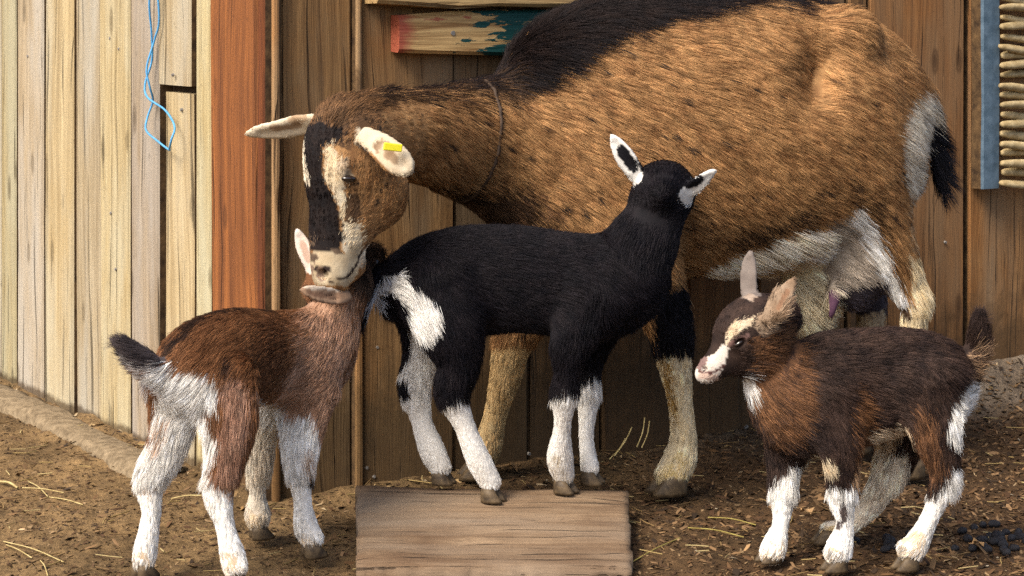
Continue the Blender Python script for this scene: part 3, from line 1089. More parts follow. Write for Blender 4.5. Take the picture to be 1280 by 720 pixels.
# ------------------------------------------------------------------ the nanny goat
def nanny():
    B = Body(3.2, 0.0042)
    B.base = ((0.45, 0.25, 0.105), (0.17, 0.078, 0.031))
    O = at(432, 156, 2.87)
    a, n = (-0.03, -0.14, -1.0), (-0.885, -0.465, 0.0)
    W, R, eyes = head(B, O, a, n, 0.235, [(.07, -.04, .20, .17), (.18, -.02, .28, .215), (.31, -.05, .30, .23), (.46, -.06, .285, .195), (.62, -.01, .225, .16), (.80, .035, .165, .14), (.93, .045, .135, .13), (.985, .045, .09, .10)],
                      eye=(0.34, 0.055, 0.222, 0.050), brow=0.055, nostril=(0.945, 0.135, 0.07, 0.032))
    B.ell_w(W(.42, -.29, 0), np.array([.19, .14, .15]) * .235, R, 0.03)
    B.ell_w(W(.88, -.09, 0), np.array([.10, .07, .09]) * .235, R, 0.012)
    # neck, trunk
    B.tube([(432, 168, -.32, 46, 42), (478, 166, -.25, 54, 46), (545, 172, -.15, 62, 52), (610, 178, -.06, 80, 62), (690, 195, 0, 115, 78)], 0.03)
    B.torso([(645, 95, 272, 55, -.01), (690, 40, 325, 76, 0), (750, 6, 345, 95, .0), (820, -10, 345, 114, .02), (890, -12, 338, 128, .04), (960, -4, 336, 130, .06),
             (1020, 5, 322, 114, .08), (1056, 14, 292, 94, .10), (1084, 46, 262, 72, .11), (1106, 92, 232, 46, .12)], 0.03)
    B.ell(1062, 40, .02, (30, 36, 28), k=0.04)
    B.ell(1032, 95, -.142, (24, 80, 40), k=0.07, op='sub')              # hip bone
    # legs, near side then far side
    B.leg([(755, 225, -.07, 75, 34), (800, 320, -.09, 46, 32), (833, 395, -.09, 29, 27), (842, 445, -.085, 22, 23), (850, 500, -.08, 15, 16), (854, 545, -.08, 16, 17), (850, 572, -.08, 20, 20), (840, 598, -.085, 25, 24)], 0.03)
    B.leg([(720, 250, .07, 60, 30), (672, 350, .05, 42, 30), (642, 425, .035, 25, 25), (633, 465, .03, 20, 21), (620, 515, .025, 14, 15), (610, 555, .02, 17, 17), (602, 580, .015, 20, 20)], 0.03)
    B.leg([(1050, 118, .02, 58, 36), (1054, 205, .0, 58, 46), (1100, 285, .02, 36, 36), (1126, 345, .03, 26, 24), (1142, 374, .03, 19, 20), (1142, 420, .03, 15, 16), (1145, 500, .03, 13, 15), (1146, 545, .03, 16, 17), (1138, 572, .025, 21, 20)], 0.035)
    B.leg([(1060, 150, .2, 66, 40), (1052, 250, .2, 46, 38), (1066, 330, .2, 32, 28), (1088, 380, .2, 20, 20), (1082, 450, .2, 14, 15), (1078, 525, .2, 15, 15), (1072, 552, .2, 20, 20)], 0.035)
    # udder and teat, tail
    B.ell(1066, 322, .055, (42, 46, 66), k=0.03)
    B.ell(1010, 350, .10, (30, 42, 54), k=0.03)
    B.tube([(1046, 360, .01, 10, 10), (1041, 382, .0, 6, 6), (1039, 396, .0, 3, 3)], 0.012, comb=False)
    B.tube([(1118, 98, .11, 22, 18), (1142, 110, .11, 15, 14), (1158, 140, .11, 12, 11), (1166, 180, .11, 9, 8), (1172, 212, .11, 6, 5), (1176, 236, .11, 3, 3)], 0.02)
    # ears
    ear(B, [(452, 168, -.385, 12), (472, 180, -.41, 17), (492, 197, -.425, 20), (507, 209, -.43, 15), (513, 214, -.43, 8)], (-.35, -.85, .3), 0.6)
    ear(B, [(398, 152, -.27, 15), (378, 156, -.245, 18), (350, 162, -.235, 16), (325, 165, -.225, 12), (311, 167, -.22, 6)], (-.1, -.75, -.65), 0.6)
    DK = ((.030, .018, .012), (.075, .040, .020))
    GOLD = ((.56, .42, .20), (.62, .52, .34))
    Ly = B.layers
    add = Ly.append
    # coat lengths
    add(dict(p=[(340, 120), (535, 120), (535, 400), (340, 400)], len=.42, lift=.8))
    add(dict(l=[(306, 167, 26), (394, 152, 20)], len=.2, s=1, d=(-.29, 0)))
    add(dict(l=[(458, 170, 16), (515, 212, 26)], len=.2, s=1, d=(-.5, -.365)))
    add(dict(l=[(410, 335, 30), (430, 345, 22)], len=.22))
    add(dict(p=[(780, 430), (900, 430), (900, 640), (780, 640)], len=.5, lift=.8))
    add(dict(p=[(560, 420), (680, 420), (680, 620), (560, 620)], len=.5, lift=.8))
    add(dict(p=[(1040, 380), (1200, 380), (1200, 620), (1040, 620)], len=.5))
    add(dict(l=[(1142, 105, 24), (1172, 225, 24)], len=1.6, lift=.7))
    # colours
    add(dict(p=[(540, 225), (655, 238), (690, 330), (540, 330)], c=DK, s=12))
    add(dict(l=[(650, 250, 20), (680, 300, 30), (690, 360, 30)], c=((.05, .03, .018), (.2, .1, .05)), s=12, a=.6))
    # dorsal stripe and mane
    add(dict(p=[(462, 92), (490, 90), (600, 86), (700, -60), (1080, -60), (1080, -2), (1000, -4), (920, 2), (860, 14), (800, 30), (755, 48), (720, 74), (690, 98), (640, 112), (600, 112), (560, 108), (490, 108), (466, 112)], c=((.005, .005, .007), (.020, .012, .010)), s=11, len=1.7, lift=1.5))
    add(dict(l=[(640, 108, 20), (590, 106, 15), (500, 104, 13), (445, 120, 14), (415, 140, 14)], c=DK, s=9, a=.8, len=1.0, lift=1.2))
    # dark streaks on neck and shoulder
    add(dict(l=[(560, 128, 10), (600, 134, 10)], c=DK, s=9, a=.35))
    add(dict(l=[(905, 300, 10), (960, 284, 12), (1005, 270, 9)], c=DK, s=8, a=.75))
    add(dict(l=[(1085, 250, 12), (1100, 310, 12), (1118, 350, 10)], c=DK, s=9, a=.55))
    add(dict(l=[(1060, 230, 10), (1062, 265, 8)], c=DK, s=7, a=.6))
    # belly stripe, long pale belly hair
    add(dict(p=[(868, 345), (1000, 300), (1040, 300), (1045, 430), (960, 380), (870, 370)], c=((.56, .42, .25), (.36, .22, .11)), s=8, len=1.5))
    add(dict(p=[(868, 338), (905, 320), (950, 303), (1000, 286), (1030, 282), (1034, 296), (1012, 312), (960, 318), (920, 334), (875, 350)], c=((.86, .81, .72), (.70, .58, .40)), s=4, len=1.7, lift=1.2))
    add(dict(p=[(1000, 315), (1035, 300), (1030, 345), (1012, 330)], c=WHITE, s=6, len=1.5))
    # udder: dark skin with sparse long hair, pale in front
    add(dict(p=[(1020, 285), (1055, 262), (1085, 300), (1112, 350), (1112, 402), (1035, 402), (1022, 360)], c=((.50, .42, .33), (.24, .19, .15)), s=5, len=1.0, den=.8, lift=.6))
    add(dict(p=[(1042, 362), (1060, 350), (1108, 346), (1112, 410), (1034, 410)], c=((.045, .038, .046), (.065, .052, .06)), s=4, den=.12, len=.7))
    add(dict(l=[(1041, 372, 9), (1039, 398, 7)], c=(.13, .06, .10), s=1, den=0.0))
    add(dict(p=[(978, 330), (1022, 320), (1034, 360), (1034, 408), (975, 412)], c=((.80, .70, .50), (.62, .5, .31)), s=5, len=1.6))
    add(dict(l=[(1064, 268, 10), (1080, 292, 13), (1098, 325, 9), (1116, 360, 7), (1128, 385, 8)], c=WHITE, s=5, d=(-.2, .12)))
    add(dict(p=[(1060, 400), (1110, 385), (1110, 600), (1050, 600)], c=((.45, .33, .2), (.55, .45, .3)), d=(.13, .4)))
    # hind leg
    add(dict(p=[(1128, 310), (1150, 318), (1175, 365), (1170, 600), (1090, 600), (1106, 385), (1118, 395), (1134, 372), (1136, 345)], c=((.66, .57, .40), (.55, .40, .20)), s=4, d=(-.2, .1)))
    add(dict(l=[(1128, 380, 5), (1134, 392, 5)], c=DK, s=2))
    # buttock and tail
    add(dict(p=[(1128, 128), (1150, 102), (1168, 112), (1170, 150), (1158, 182), (1150, 192), (1144, 240), (1130, 240), (1120, 196)], c=((.74, .70, .62), (.6, .5, .36)), s=4, len=1.5))
    add(dict(p=[(1156, 176), (1168, 140), (1166, 104), (1190, 120), (1215, 300), (1146, 300), (1150, 215)], c=BLACK, s=3, len=1.9))
    add(dict(l=[(1140, 250, 6), (1142, 300, 6)], c=((.6, .5, .36), (.4, .25, .12)), s=7, a=.6))
    # forelegs
    add(dict(p=[(806, 352), (862, 340), (872, 436), (812, 444)], c=BLACK, s=6, d=(-.3, 0)))
    add(dict(p=[(795, 440), (885, 432), (890, 640), (780, 640)], c=((.80, .71, .52), (.66, .52, .30)), s=5, d=(-.3, 0)))
    add(dict(l=[(828, 450, 9), (834, 480, 8), (842, 520, 5)], c=((.42, .26, .07), (.22, .12, .04)), s=5, a=.75))
    add(dict(l=[(815, 605, 10), (850, 585, 16)], c=((.52, .38, .15), (.62, .5, .28)), s=8, a=.6))
    add(dict(p=[(560, 425), (690, 425), (690, 620), (560, 620)], c=((.62, .46, .24), (.46, .29, .12)), s=5, d=(-.05, .3)))
    # head
    add(dict(p=[(380, 150), (420, 118), (470, 118), (470, 165), (440, 182), (395, 185)], c=((.05, .03, .018), (.24, .12, .05)), s=9))
    add(dict(p=[(345, 190), (375, 162), (400, 152), (428, 160), (425, 178), (404, 186), (403, 205), (407, 225), (414, 243), (420, 260), (424, 280), (427, 300), (421, 318), (404, 313), (370, 306), (355, 250)], c=((.006, .005, .006), (.018, .011, .009)), s=4.5))
    add(dict(l=[(374, 174, 6), (377, 206, 5), (383, 230, 3)], c=((.72, .64, .5), (.6, .5, .36)), s=2))
    add(dict(l=[(412, 192, 7), (417, 224, 9), (430, 256, 8), (437, 286, 10), (440, 306, 12)], c=((.74, .65, .49), (.58, .44, .26)), s=4.5))
    add(dict(l=[(428, 212, 8), (437, 222, 6)], c=((.6, .5, .36), (.25, .16, .09)), s=4))
    add(dict(l=[(441, 246, 5), (440, 264, 9), (437, 276, 7)], c=((.055, .032, .018), (.13, .07, .035)), s=4))
    add(dict(l=[(396, 333, 21), (425, 337, 21), (444, 320, 10)], c=((.62, .52, .36), (.44, .33, .2)), s=7))
    add(dict(l=[(388, 312, 9), (402, 316, 11), (420, 318, 9)], c=((.04, .025, .018), (.25, .17, .11)), s=8, a=.55))
    add(dict(l=[(452, 330, 7), (460, 315, 6)], c=((.6, .52, .40), (.45, .35, .24)), s=4))
    add(dict(l=[(412, 353, 1.2), (434, 346, 1.5), (446, 330, 1.8), (452, 314, 1.4)], c=(.03, .018, .014), s=.8, len=.1))
    add(dict(l=[(397, 336, 4), (403, 339, 5), (409, 336, 4)], c=(.03, .018, .016), s=.8, den=0.0))
    add(dict(l=[(392, 334, 5), (402, 346, 6)], c=((.30, .21, .15), (.20, .13, .09)), s=3, len=.15, a=.8))
    add(dict(l=[(429, 238, 1.6), (438, 230, 2.2), (450, 228, 1.6)], c=(.02, .013, .01), s=.6, len=.2))
    add(dict(l=[(300, 166, 30), (392, 150, 16)], c=((.74, .65, .50), (.64, .52, .36)), s=2, d=(-.29, 0)))
    add(dict(l=[(340, 160, 5), (376, 150, 8)], c=((.32, .2, .11), (.55, .42, .28)), s=4, a=.6, d=(-.29, 0)))
    add(dict(l=[(455, 170, 14), (478, 178, 18), (515, 212, 24)], c=((.66, .56, .41), (.54, .42, .28)), s=2, d=(-.5, -.372)))
    add(dict(l=[(474, 182, 8), (484, 190, 9), (493, 200, 7)], c=((.22, .135, .075), (.42, .30, .19)), s=4, a=.75, d=(-.5, -.372)))
    for c, r in eyes: B.bald.append((c, r * 0.95))
    root = B.finish('nanny_goat', (860, 600, .03), 'large brown nanny goat with black mane and striped face nuzzling a kid', 'goats in the yard',
                    dict(n=460000, length=0.030, width=0.00035, far=0.3, lift=0.28, clump=0.009, clump_w=0.5, droop=0.14, down=0.30, cvar=0.22, wild=0.18, streak=0.03))
    for c, r in eyes: eye_obj(root, c, r * 0.98, R, (.5, 1.15, .95))
    for px, py, d, z, toe in ((836, 600, -.085, 0, (-.9, -.35)), (598, 588, .015, 0, (-.95, -.2)), (1134, 580, .025, 0, (-.95, -.2)), (1068, 560, .2, 0, (-.95, -.2))):
        c = B.P(px, py, d); hoof_obj(root, c, toe, 0.058)
    # ear tag and collar cord
    c = B.P(491, 184, -.445)
    bm = bmesh.new()
    bmesh.ops.create_cube(bm, size=1, matrix=Matrix.Translation(tuple(c)) @ Matrix.Rotation(math.radians(8), 4, 'Y') @ Matrix.Rotation(math.radians(20), 4, 'Z') @ Matrix.Diagonal((0.028, 0.004, 0.011, 1)))
    bmesh.ops.bevel(bm, geom=bm.edges[:], offset=0.0012, segments=1, affect='EDGES')
    me = bpy.data.meshes.new('ear_tag'); bm.to_mesh(me); bm.free(); me.materials.append(M['tag'])
    t = bpy.data.objects.new('ear_tag', me); child_local(t, root); t['label'] = 'yellow plastic ear tag'
    # cord: ring round the neck
    ctr = B.P(588, 176, -.09); pts = []
    ax = (B.P(690, 195, 0) - B.P(545, 172, -.15)); ax /= np.linalg.norm(ax)
    up = np.array([0, 0, 1.0]); up -= (up @ ax) * ax; up /= np.linalg.norm(up); sd2 = np.cross(ax, up)
    gr = lambda p: B.F[tuple(np.clip(np.round((p - B.lo) / B.h).astype(int), 0, B.dims - 1))]
    for i in range(65):
        an = math.tau * i / 64; dr = up * math.cos(an) + sd2 * math.sin(an); r = 0.05
        while r < 0.2 and gr(ctr + dr * r) < 0: r += 0.002
        pts.append(ctr + dr * (r + 0.0025))
    cm = tube_mesh('collar', pts, 0.0032, M['cord'])
    co = bpy.data.objects.new('collar', cm); child_local(co, root); co['label'] = 'thin dark cord collar'
    return root


# ------------------------------------------------------------------ black kid on the board
def black_kid():
    B = Body(2.95, 0.0032)
    B.base = ((0.0025, 0.0025, 0.0045), (0.013, 0.010, 0.012))
    B.tube([(838, 262, .17, 15, 15), (836, 256, .13, 21, 22), (833, 248, .09, 28, 30), (831, 238, .045, 34, 36), (829, 234, .01, 33, 36), (829, 236, -.015, 24, 26)], 0.015, bvec=(1, 0, .1))
    B.tube([(829, 246, .02, 34, 33), (817, 275, .015, 37, 34), (800, 308, .005, 44, 38), (776, 348, 0, 52, 43)], 0.02)
    B.torso([(502, 332, 400, 30, 0), (527, 302, 414, 41, 0), (575, 285, 418, 48, 0), (640, 283, 412, 50, 0), (700, 291, 416, 49, 0), (755, 295, 420, 44, 0), (794, 300, 392, 33, 0), (811, 318, 366, 20, 0)], 0.02)
    B.leg([(540, 350, -.040, 50, 26), (562, 405, -.05, 42, 25), (572, 448, -.05, 28, 20), (566, 490, -.05, 21, 17), (580, 530, -.045, 13, 13), (598, 574, -.038, 15, 15), (612, 606, -.034, 17, 16)], 0.02)
    B.leg([(528, 370, .045, 42, 24), (528, 430, .05, 24, 19), (519, 482, .05, 19, 16), (527, 525, .045, 13, 13), (540, 562, .038, 16, 15), (550, 588, .035, 17, 16)], 0.02)
    B.leg([(745, 365, -.040, 42, 22), (716, 420, -.05, 28, 19), (709, 460, -.05, 16, 14), (706, 490, -.045, 16.5, 15), (703, 532, -.03, 10.5, 11), (700, 570, -.01, 16, 15), (704, 598, .0, 17, 16)], 0.02)
    B.leg([(752, 390, .045, 32, 20), (738, 450, .05, 16, 15), (736, 492, .045, 13.5, 13), (733, 545, .04, 9, 9), (737, 588, .035, 14, 14)], 0.02)
    B.tube([(498, 345, 0, 18, 16), (476, 347, -.02, 14, 12), (459, 364, -.035, 13, 11), (447, 393, -.04, 9, 8)], 0.015)
    ear(B, [(803, 226, .0, 9), (791, 211, -.005, 13), (779, 193, -.008, 13), (770, 178, -.008, 9), (766, 171, -.008, 4)], (-.45, -.85, .25), 0.6)
    ear(B, [(850, 243, .0, 9), (862, 237, -.012, 12), (876, 227, -.02, 11), (887, 218, -.022, 7), (892, 214, -.022, 4)], (.35, -.85, -.3), 0.6)
    add = B.layers.append
    add(dict(p=[(780, 190), (900, 190), (900, 290), (800, 290)], len=.55))
    add(dict(l=[(794, 217, 15), (766, 168, 20)], len=.25, s=1)); add(dict(l=[(858, 242, 13), (893, 213, 18)], len=.25, s=1, d=(-.1, .01)))
    add(dict(l=[(495, 345, 20), (455, 370, 22), (444, 398, 18)], len=1.5))
    add(dict(p=[(480, 500), (780, 490), (780, 640), (480, 640)], len=.45, lift=.8))
    # ears: white rim, dark inside
    add(dict(l=[(790, 219, 13), (766, 168, 18)], c=WHITE, s=1.2, d=(-.1, .008)))
    add(dict(l=[(791, 209, 7.5), (777, 187, 7)], c=BLACK, s=1.5))
    add(dict(l=[(860, 244, 11), (893, 213, 16)], c=WHITE, s=1.2, d=(-.1, .01)))
    add(dict(l=[(861, 231, 6), (874, 224, 5)], c=BLACK, s=1.5, d=(-.1, .01)))
    # rump and tail white
    add(dict(p=[(475, 345), (500, 346), (520, 356), (546, 378), (544, 402), (524, 416), (506, 408), (506, 384), (492, 368), (476, 362)], c=WHITE, s=3, len=1.3))
    add(dict(l=[(482, 356, 8), (471, 368, 6), (464, 388, 4)], c=((.7, .7, .72), (.35, .36, .42)), s=2.5, a=.75, len=1.3))
    # near hind leg
    add(dict(p=[(535, 508), (545, 500), (575, 494), (592, 505), (606, 520), (660, 640), (560, 640), (536, 540)], c=WHITE, s=2.5, d=(-.12, 0)))
    # far hind leg: white from the thigh down, black hock
    add(dict(p=[(505, 396), (548, 396), (556, 450), (548, 500), (580, 620), (500, 620), (490, 500), (500, 462), (516, 440)], c=WHITE, s=2.5, d=(.0, .2)))
    add(dict(l=[(500, 474, 10), (506, 482, 8)], c=BLACK, s=2, d=(.0, .2)))
    add(dict(p=[(670, 492), (740, 480), (740, 640), (660, 640)], c=WHITE, s=3, d=(-.12, .022)))
    add(dict(p=[(715, 478), (770, 462), (780, 640), (715, 640)], c=WHITE, s=2.5, d=(.016, .2)))
    add(dict(l=[(690, 575, 8), (704, 596, 10)], c=((.5, .42, .30), (.7, .66, .6)), s=6, a=.4))
    add(dict(l=[(697, 592, 12), (712, 600, 12)], c=((.5, .40, .26), (.7, .66, .6)), s=5, a=.35))
    root = B.finish('goat_kid', (640, 600, 0), 'black kid with white legs and rump standing on the board, face turned away', 'goats in the yard',
                    dict(n=190000, length=0.022, width=0.00031, far=0.35, lift=0.30, clump=0.006, clump_w=0.42, droop=0.18, wild=0.20))
    for px, py, d, zz, toe in ((615, 612, -.034, 0, (.85, -.4)), (553, 596, .035, 0, (.85, -.3)), (706, 602, .0, 0, (.8, -.5)), (739, 594, .035, 0, (.85, -.3))):
        c = B.P(px, py, d); hoof_obj(root, c, toe, 0.034, z0=0.006 + 0.131 * (c[1] - 2.665))
    for sg in (-1, 1):
        eye_obj(root, B.P(832 + sg * 33, 240, .075), 0.010, np.eye(3))
    return root


# ------------------------------------------------------------------ brown kid, seen from behind
def brown_kid():
    B = Body(2.75, 0.0032)
    B.base = ((0.235, 0.105, 0.045), (0.125, 0.052, 0.022))
    B.tube([(466, 318, .27, 14, 14), (458, 323, .24, 19, 18), (446, 332, .20, 27, 26), (426, 346, .16, 32, 30), (407, 352, .13, 25, 25)], 0.015)
    B.tube([(432, 352, .14, 30, 30), (421, 385, .12, 30, 30), (402, 424, .10, 44, 38), (380, 450, .07, 52, 44)], 0.02)
    B.tube([(398, 455, .11, 42, 34), (374, 448, .08, 58, 44), (335, 446, .03, 56, 50), (292, 446, -.03, 58, 52), (254, 455, -.08, 54, 48), (234, 468, -.105, 40, 36)], 0.02)
    B.leg([(274, 470, -.105, 46, 26), (286, 525, -.115, 34, 22), (281, 580, -.12, 22, 17), (273, 614, -.12, 19, 15), (281, 655, -.125, 11.5, 12), (291, 695, -.13, 15, 14), (294, 712, -.135, 18, 17)], 0.02)
    B.leg([(222, 480, -.085, 36, 26), (212, 545, -.08, 24, 19), (189, 598, -.075, 18.5, 15), (189, 640, -.08, 11.5, 12), (182, 685, -.085, 14, 14), (180, 704, -.09, 17, 16)], 0.02)
    B.leg([(384, 485, .055, 38, 22), (378, 535, .04, 26, 18), (375, 580, .025, 18, 16), (378, 622, .02, 11, 11), (382, 655, .015, 14, 14), (389, 676, .01, 17, 16)], 0.02)
    B.leg([(335, 490, .10, 30, 20), (326, 540, .11, 20, 17), (324, 580, .11, 15, 14), (322, 615, .11, 10, 10), (322, 640, .11, 15, 15), (323, 652, .105, 17, 17)], 0.02)
    B.tube([(226, 462, -.115, 20, 18), (200, 462, -.14, 15, 13), (178, 450, -.15, 14, 12), (160, 434, -.155, 9, 9)], 0.015)
    ear(B, [(395, 350, .12, 8), (390, 332, .12, 10.5), (381, 312, .125, 11), (375, 297, .13, 8), (372, 289, .13, 4)], (-.2, -.95, .1), 0.6)
    ear(B, [(436, 369, .08, 8), (422, 371, .06, 11), (402, 368, .04, 11), (386, 364, .03, 8), (379, 362, .03, 4)], (-.1, -.93, .36), 0.62)
    PINK = ((.44, .27, .18), (.29, .155, .09))
    add = B.layers.append
    add(dict(l=[(370, 284, 20), (390, 334, 16)], len=.18, lift=.5, s=1)); add(dict(l=[(374, 363, 16), (440, 370, 15)], len=.2, lift=.6, s=1, d=(-.1, .09)))
    add(dict(l=[(210, 462, 22), (155, 432, 24)], len=1.3))
    add(dict(p=[(150, 600), (420, 590), (420, 740), (150, 740)], len=.5, lift=.85))
    # neck and shoulder lighter, pinkish brown
    add(dict(p=[(372, 392), (384, 362), (450, 362), (445, 440), (420, 500), (400, 560), (350, 560), (352, 500), (376, 440)], c=PINK, s=9))
    add(dict(l=[(385, 410, 6), (360, 450, 10), (345, 480, 12)], c=((.30, .15, .07), (.2, .09, .04)), s=9, a=.7))
    # dark spine and dark saddle patches
    add(dict(l=[(212, 438, 5), (245, 402, 6), (290, 382, 7), (340, 384, 8), (372, 374, 7), (398, 362, 6)], c=((.018, .011, .009), (.06, .028, .014)), s=4))
    add(dict(l=[(345, 420, 18), (350, 460, 16), (330, 485, 12)], c=((.075, .032, .015), (.15, .065, .03)), s=9, a=.75))
    add(dict(l=[(288, 448, 7), (284, 455, 5)], c=((.03, .016, .01), (.06, .03, .02)), s=5))
    # white rump and legs
    add(dict(p=[(200, 458), (222, 450), (240, 460), (262, 462), (276, 470), (270, 500), (262, 520), (272, 548), (262, 590), (215, 600), (190, 560), (196, 500)], c=WHITE, s=4, len=1.2))
    add(dict(l=[(295, 480, 18), (296, 520, 20), (288, 560, 17), (284, 590, 12)], c=((.38, .23, .16), (.24, .12, .075)), s=6, d=(-.2, -.02)))
    add(dict(l=[(262, 505, 6), (268, 525, 6)], c=((.13, .06, .03), (.25, .12, .06)), s=4))
    add(dict(p=[(150, 545), (232, 545), (232, 740), (150, 740)], c=WHITE, s=4, d=(-.2, -.03)))
    add(dict(l=[(205, 520, 5), (199, 550, 6)], c=((.5, .28, .16), (.65, .5, .38)), s=5, a=.7))
    add(dict(l=[(182, 604, 8), (192, 606, 7)], c=((.42, .28, .17), (.6, .5, .4)), s=4, a=.65))
    add(dict(p=[(236, 592), (262, 575), (276, 612), (300, 618), (330, 740), (250, 740)], c=WHITE, s=4, d=(-.25, -.03)))
    add(dict(l=[(288, 600, 9), (290, 618, 7)], c=((.3, .17, .1), (.45, .3, .2)), s=5, a=.6, d=(-.25, -.03)))
    add(dict(p=[(308, 498), (330, 492), (360, 508), (362, 524), (330, 530), (306, 525)], c=WHITE, s=4, d=(-.07, .2)))
    add(dict(p=[(340, 520), (395, 512), (402, 560), (410, 720), (345, 720)], c=WHITE, s=4, d=(-.05, .09)))
    add(dict(l=[(384, 560, 8), (386, 580, 7)], c=((.34, .2, .12), (.5, .38, .28)), s=5, a=.7, d=(-.05, .09)))
    add(dict(l=[(387, 588, 4), (388, 594, 3)], c=(.03, .02, .016), s=1.5, d=(-.05, .09)))
    add(dict(p=[(296, 520), (350, 520), (352, 700), (290, 700)], c=((.72, .66, .56), (.6, .5, .38)), s=4, d=(.06, .2)))
    add(dict(l=[(378, 680, 14), (395, 684, 14)], c=((.58, .44, .28), (.66, .55, .42)), s=5, a=.7))
    add(dict(l=[(312, 655, 14), (330, 656, 14)], c=((.50, .36, .2), (.62, .5, .36)), s=5, a=.6))
    add(dict(p=[(150, 690), (330, 690), (330, 740), (150, 740)], c=((.46, .34, .22), (.62, .5, .36)), s=8, a=.4))
    # tail: dark streaked tip
    add(dict(p=[(140, 410), (172, 412), (205, 438), (214, 456), (196, 466), (170, 466), (146, 450)], c=((.025, .02, .022), (.10, .08, .08)), s=3))
    add(dict(l=[(166, 462, 5), (190, 470, 7), (205, 462, 6)], c=((.6, .57, .54), (.25, .2, .18)), s=5, a=.7))
    # ears, face
    add(dict(l=[(370, 286, 16), (389, 332, 11)], c=((.72, .64, .57), (.60, .47, .38)), s=1.5))
    add(dict(l=[(378, 305, 4), (386, 325, 5)], c=((.45, .28, .2), (.6, .45, .36)), s=2))
    add(dict(p=[(440, 290), (520, 290), (520, 360), (452, 362), (440, 350)], c=((.03, .02, .014), (.08, .045, .028)), s=5, d=(.1, .4)))
    add(dict(l=[(374, 364, 13), (440, 368, 12)], c=((.33, .215, .14), (.22, .13, .08)), s=1.5, d=(-.1, .09)))
    add(dict(l=[(386, 364, 2), (404, 369, 3.5), (424, 371, 3)], c=((.13, .07, .045), (.22, .13, .08)), s=2, d=(-.1, .09)))
    add(dict(l=[(378, 358, 2.5), (400, 359, 3), (425, 361, 3)], c=((.62, .52, .42), (.5, .4, .3)), s=1.5, d=(-.1, .09)))
    root = B.finish('goat_kid', (290, 600, 0), 'brown kid with white rump seen from behind, reaching up to the nanny', 'goats in the yard',
                    dict(n=200000, length=0.023, width=0.00031, far=0.4, lift=0.32, clump=0.0065, clump_w=0.45, droop=0.2, wild=0.26, cvar=0.2))
    for px, py, d, toe in ((296, 722, -.135, (.75, .4)), (180, 714, -.09, (.6, .5)), (391, 684, .01, (.75, .3)), (325, 660, .105, (.75, .3))):
        c = B.P(px, py, d); hoof_obj(root, c, toe, 0.034)
    eye_obj(root, B.P(468, 330, .195), 0.010, np.eye(3)); eye_obj(root, B.P(434, 309, .225), 0.010, np.eye(3))
    return root


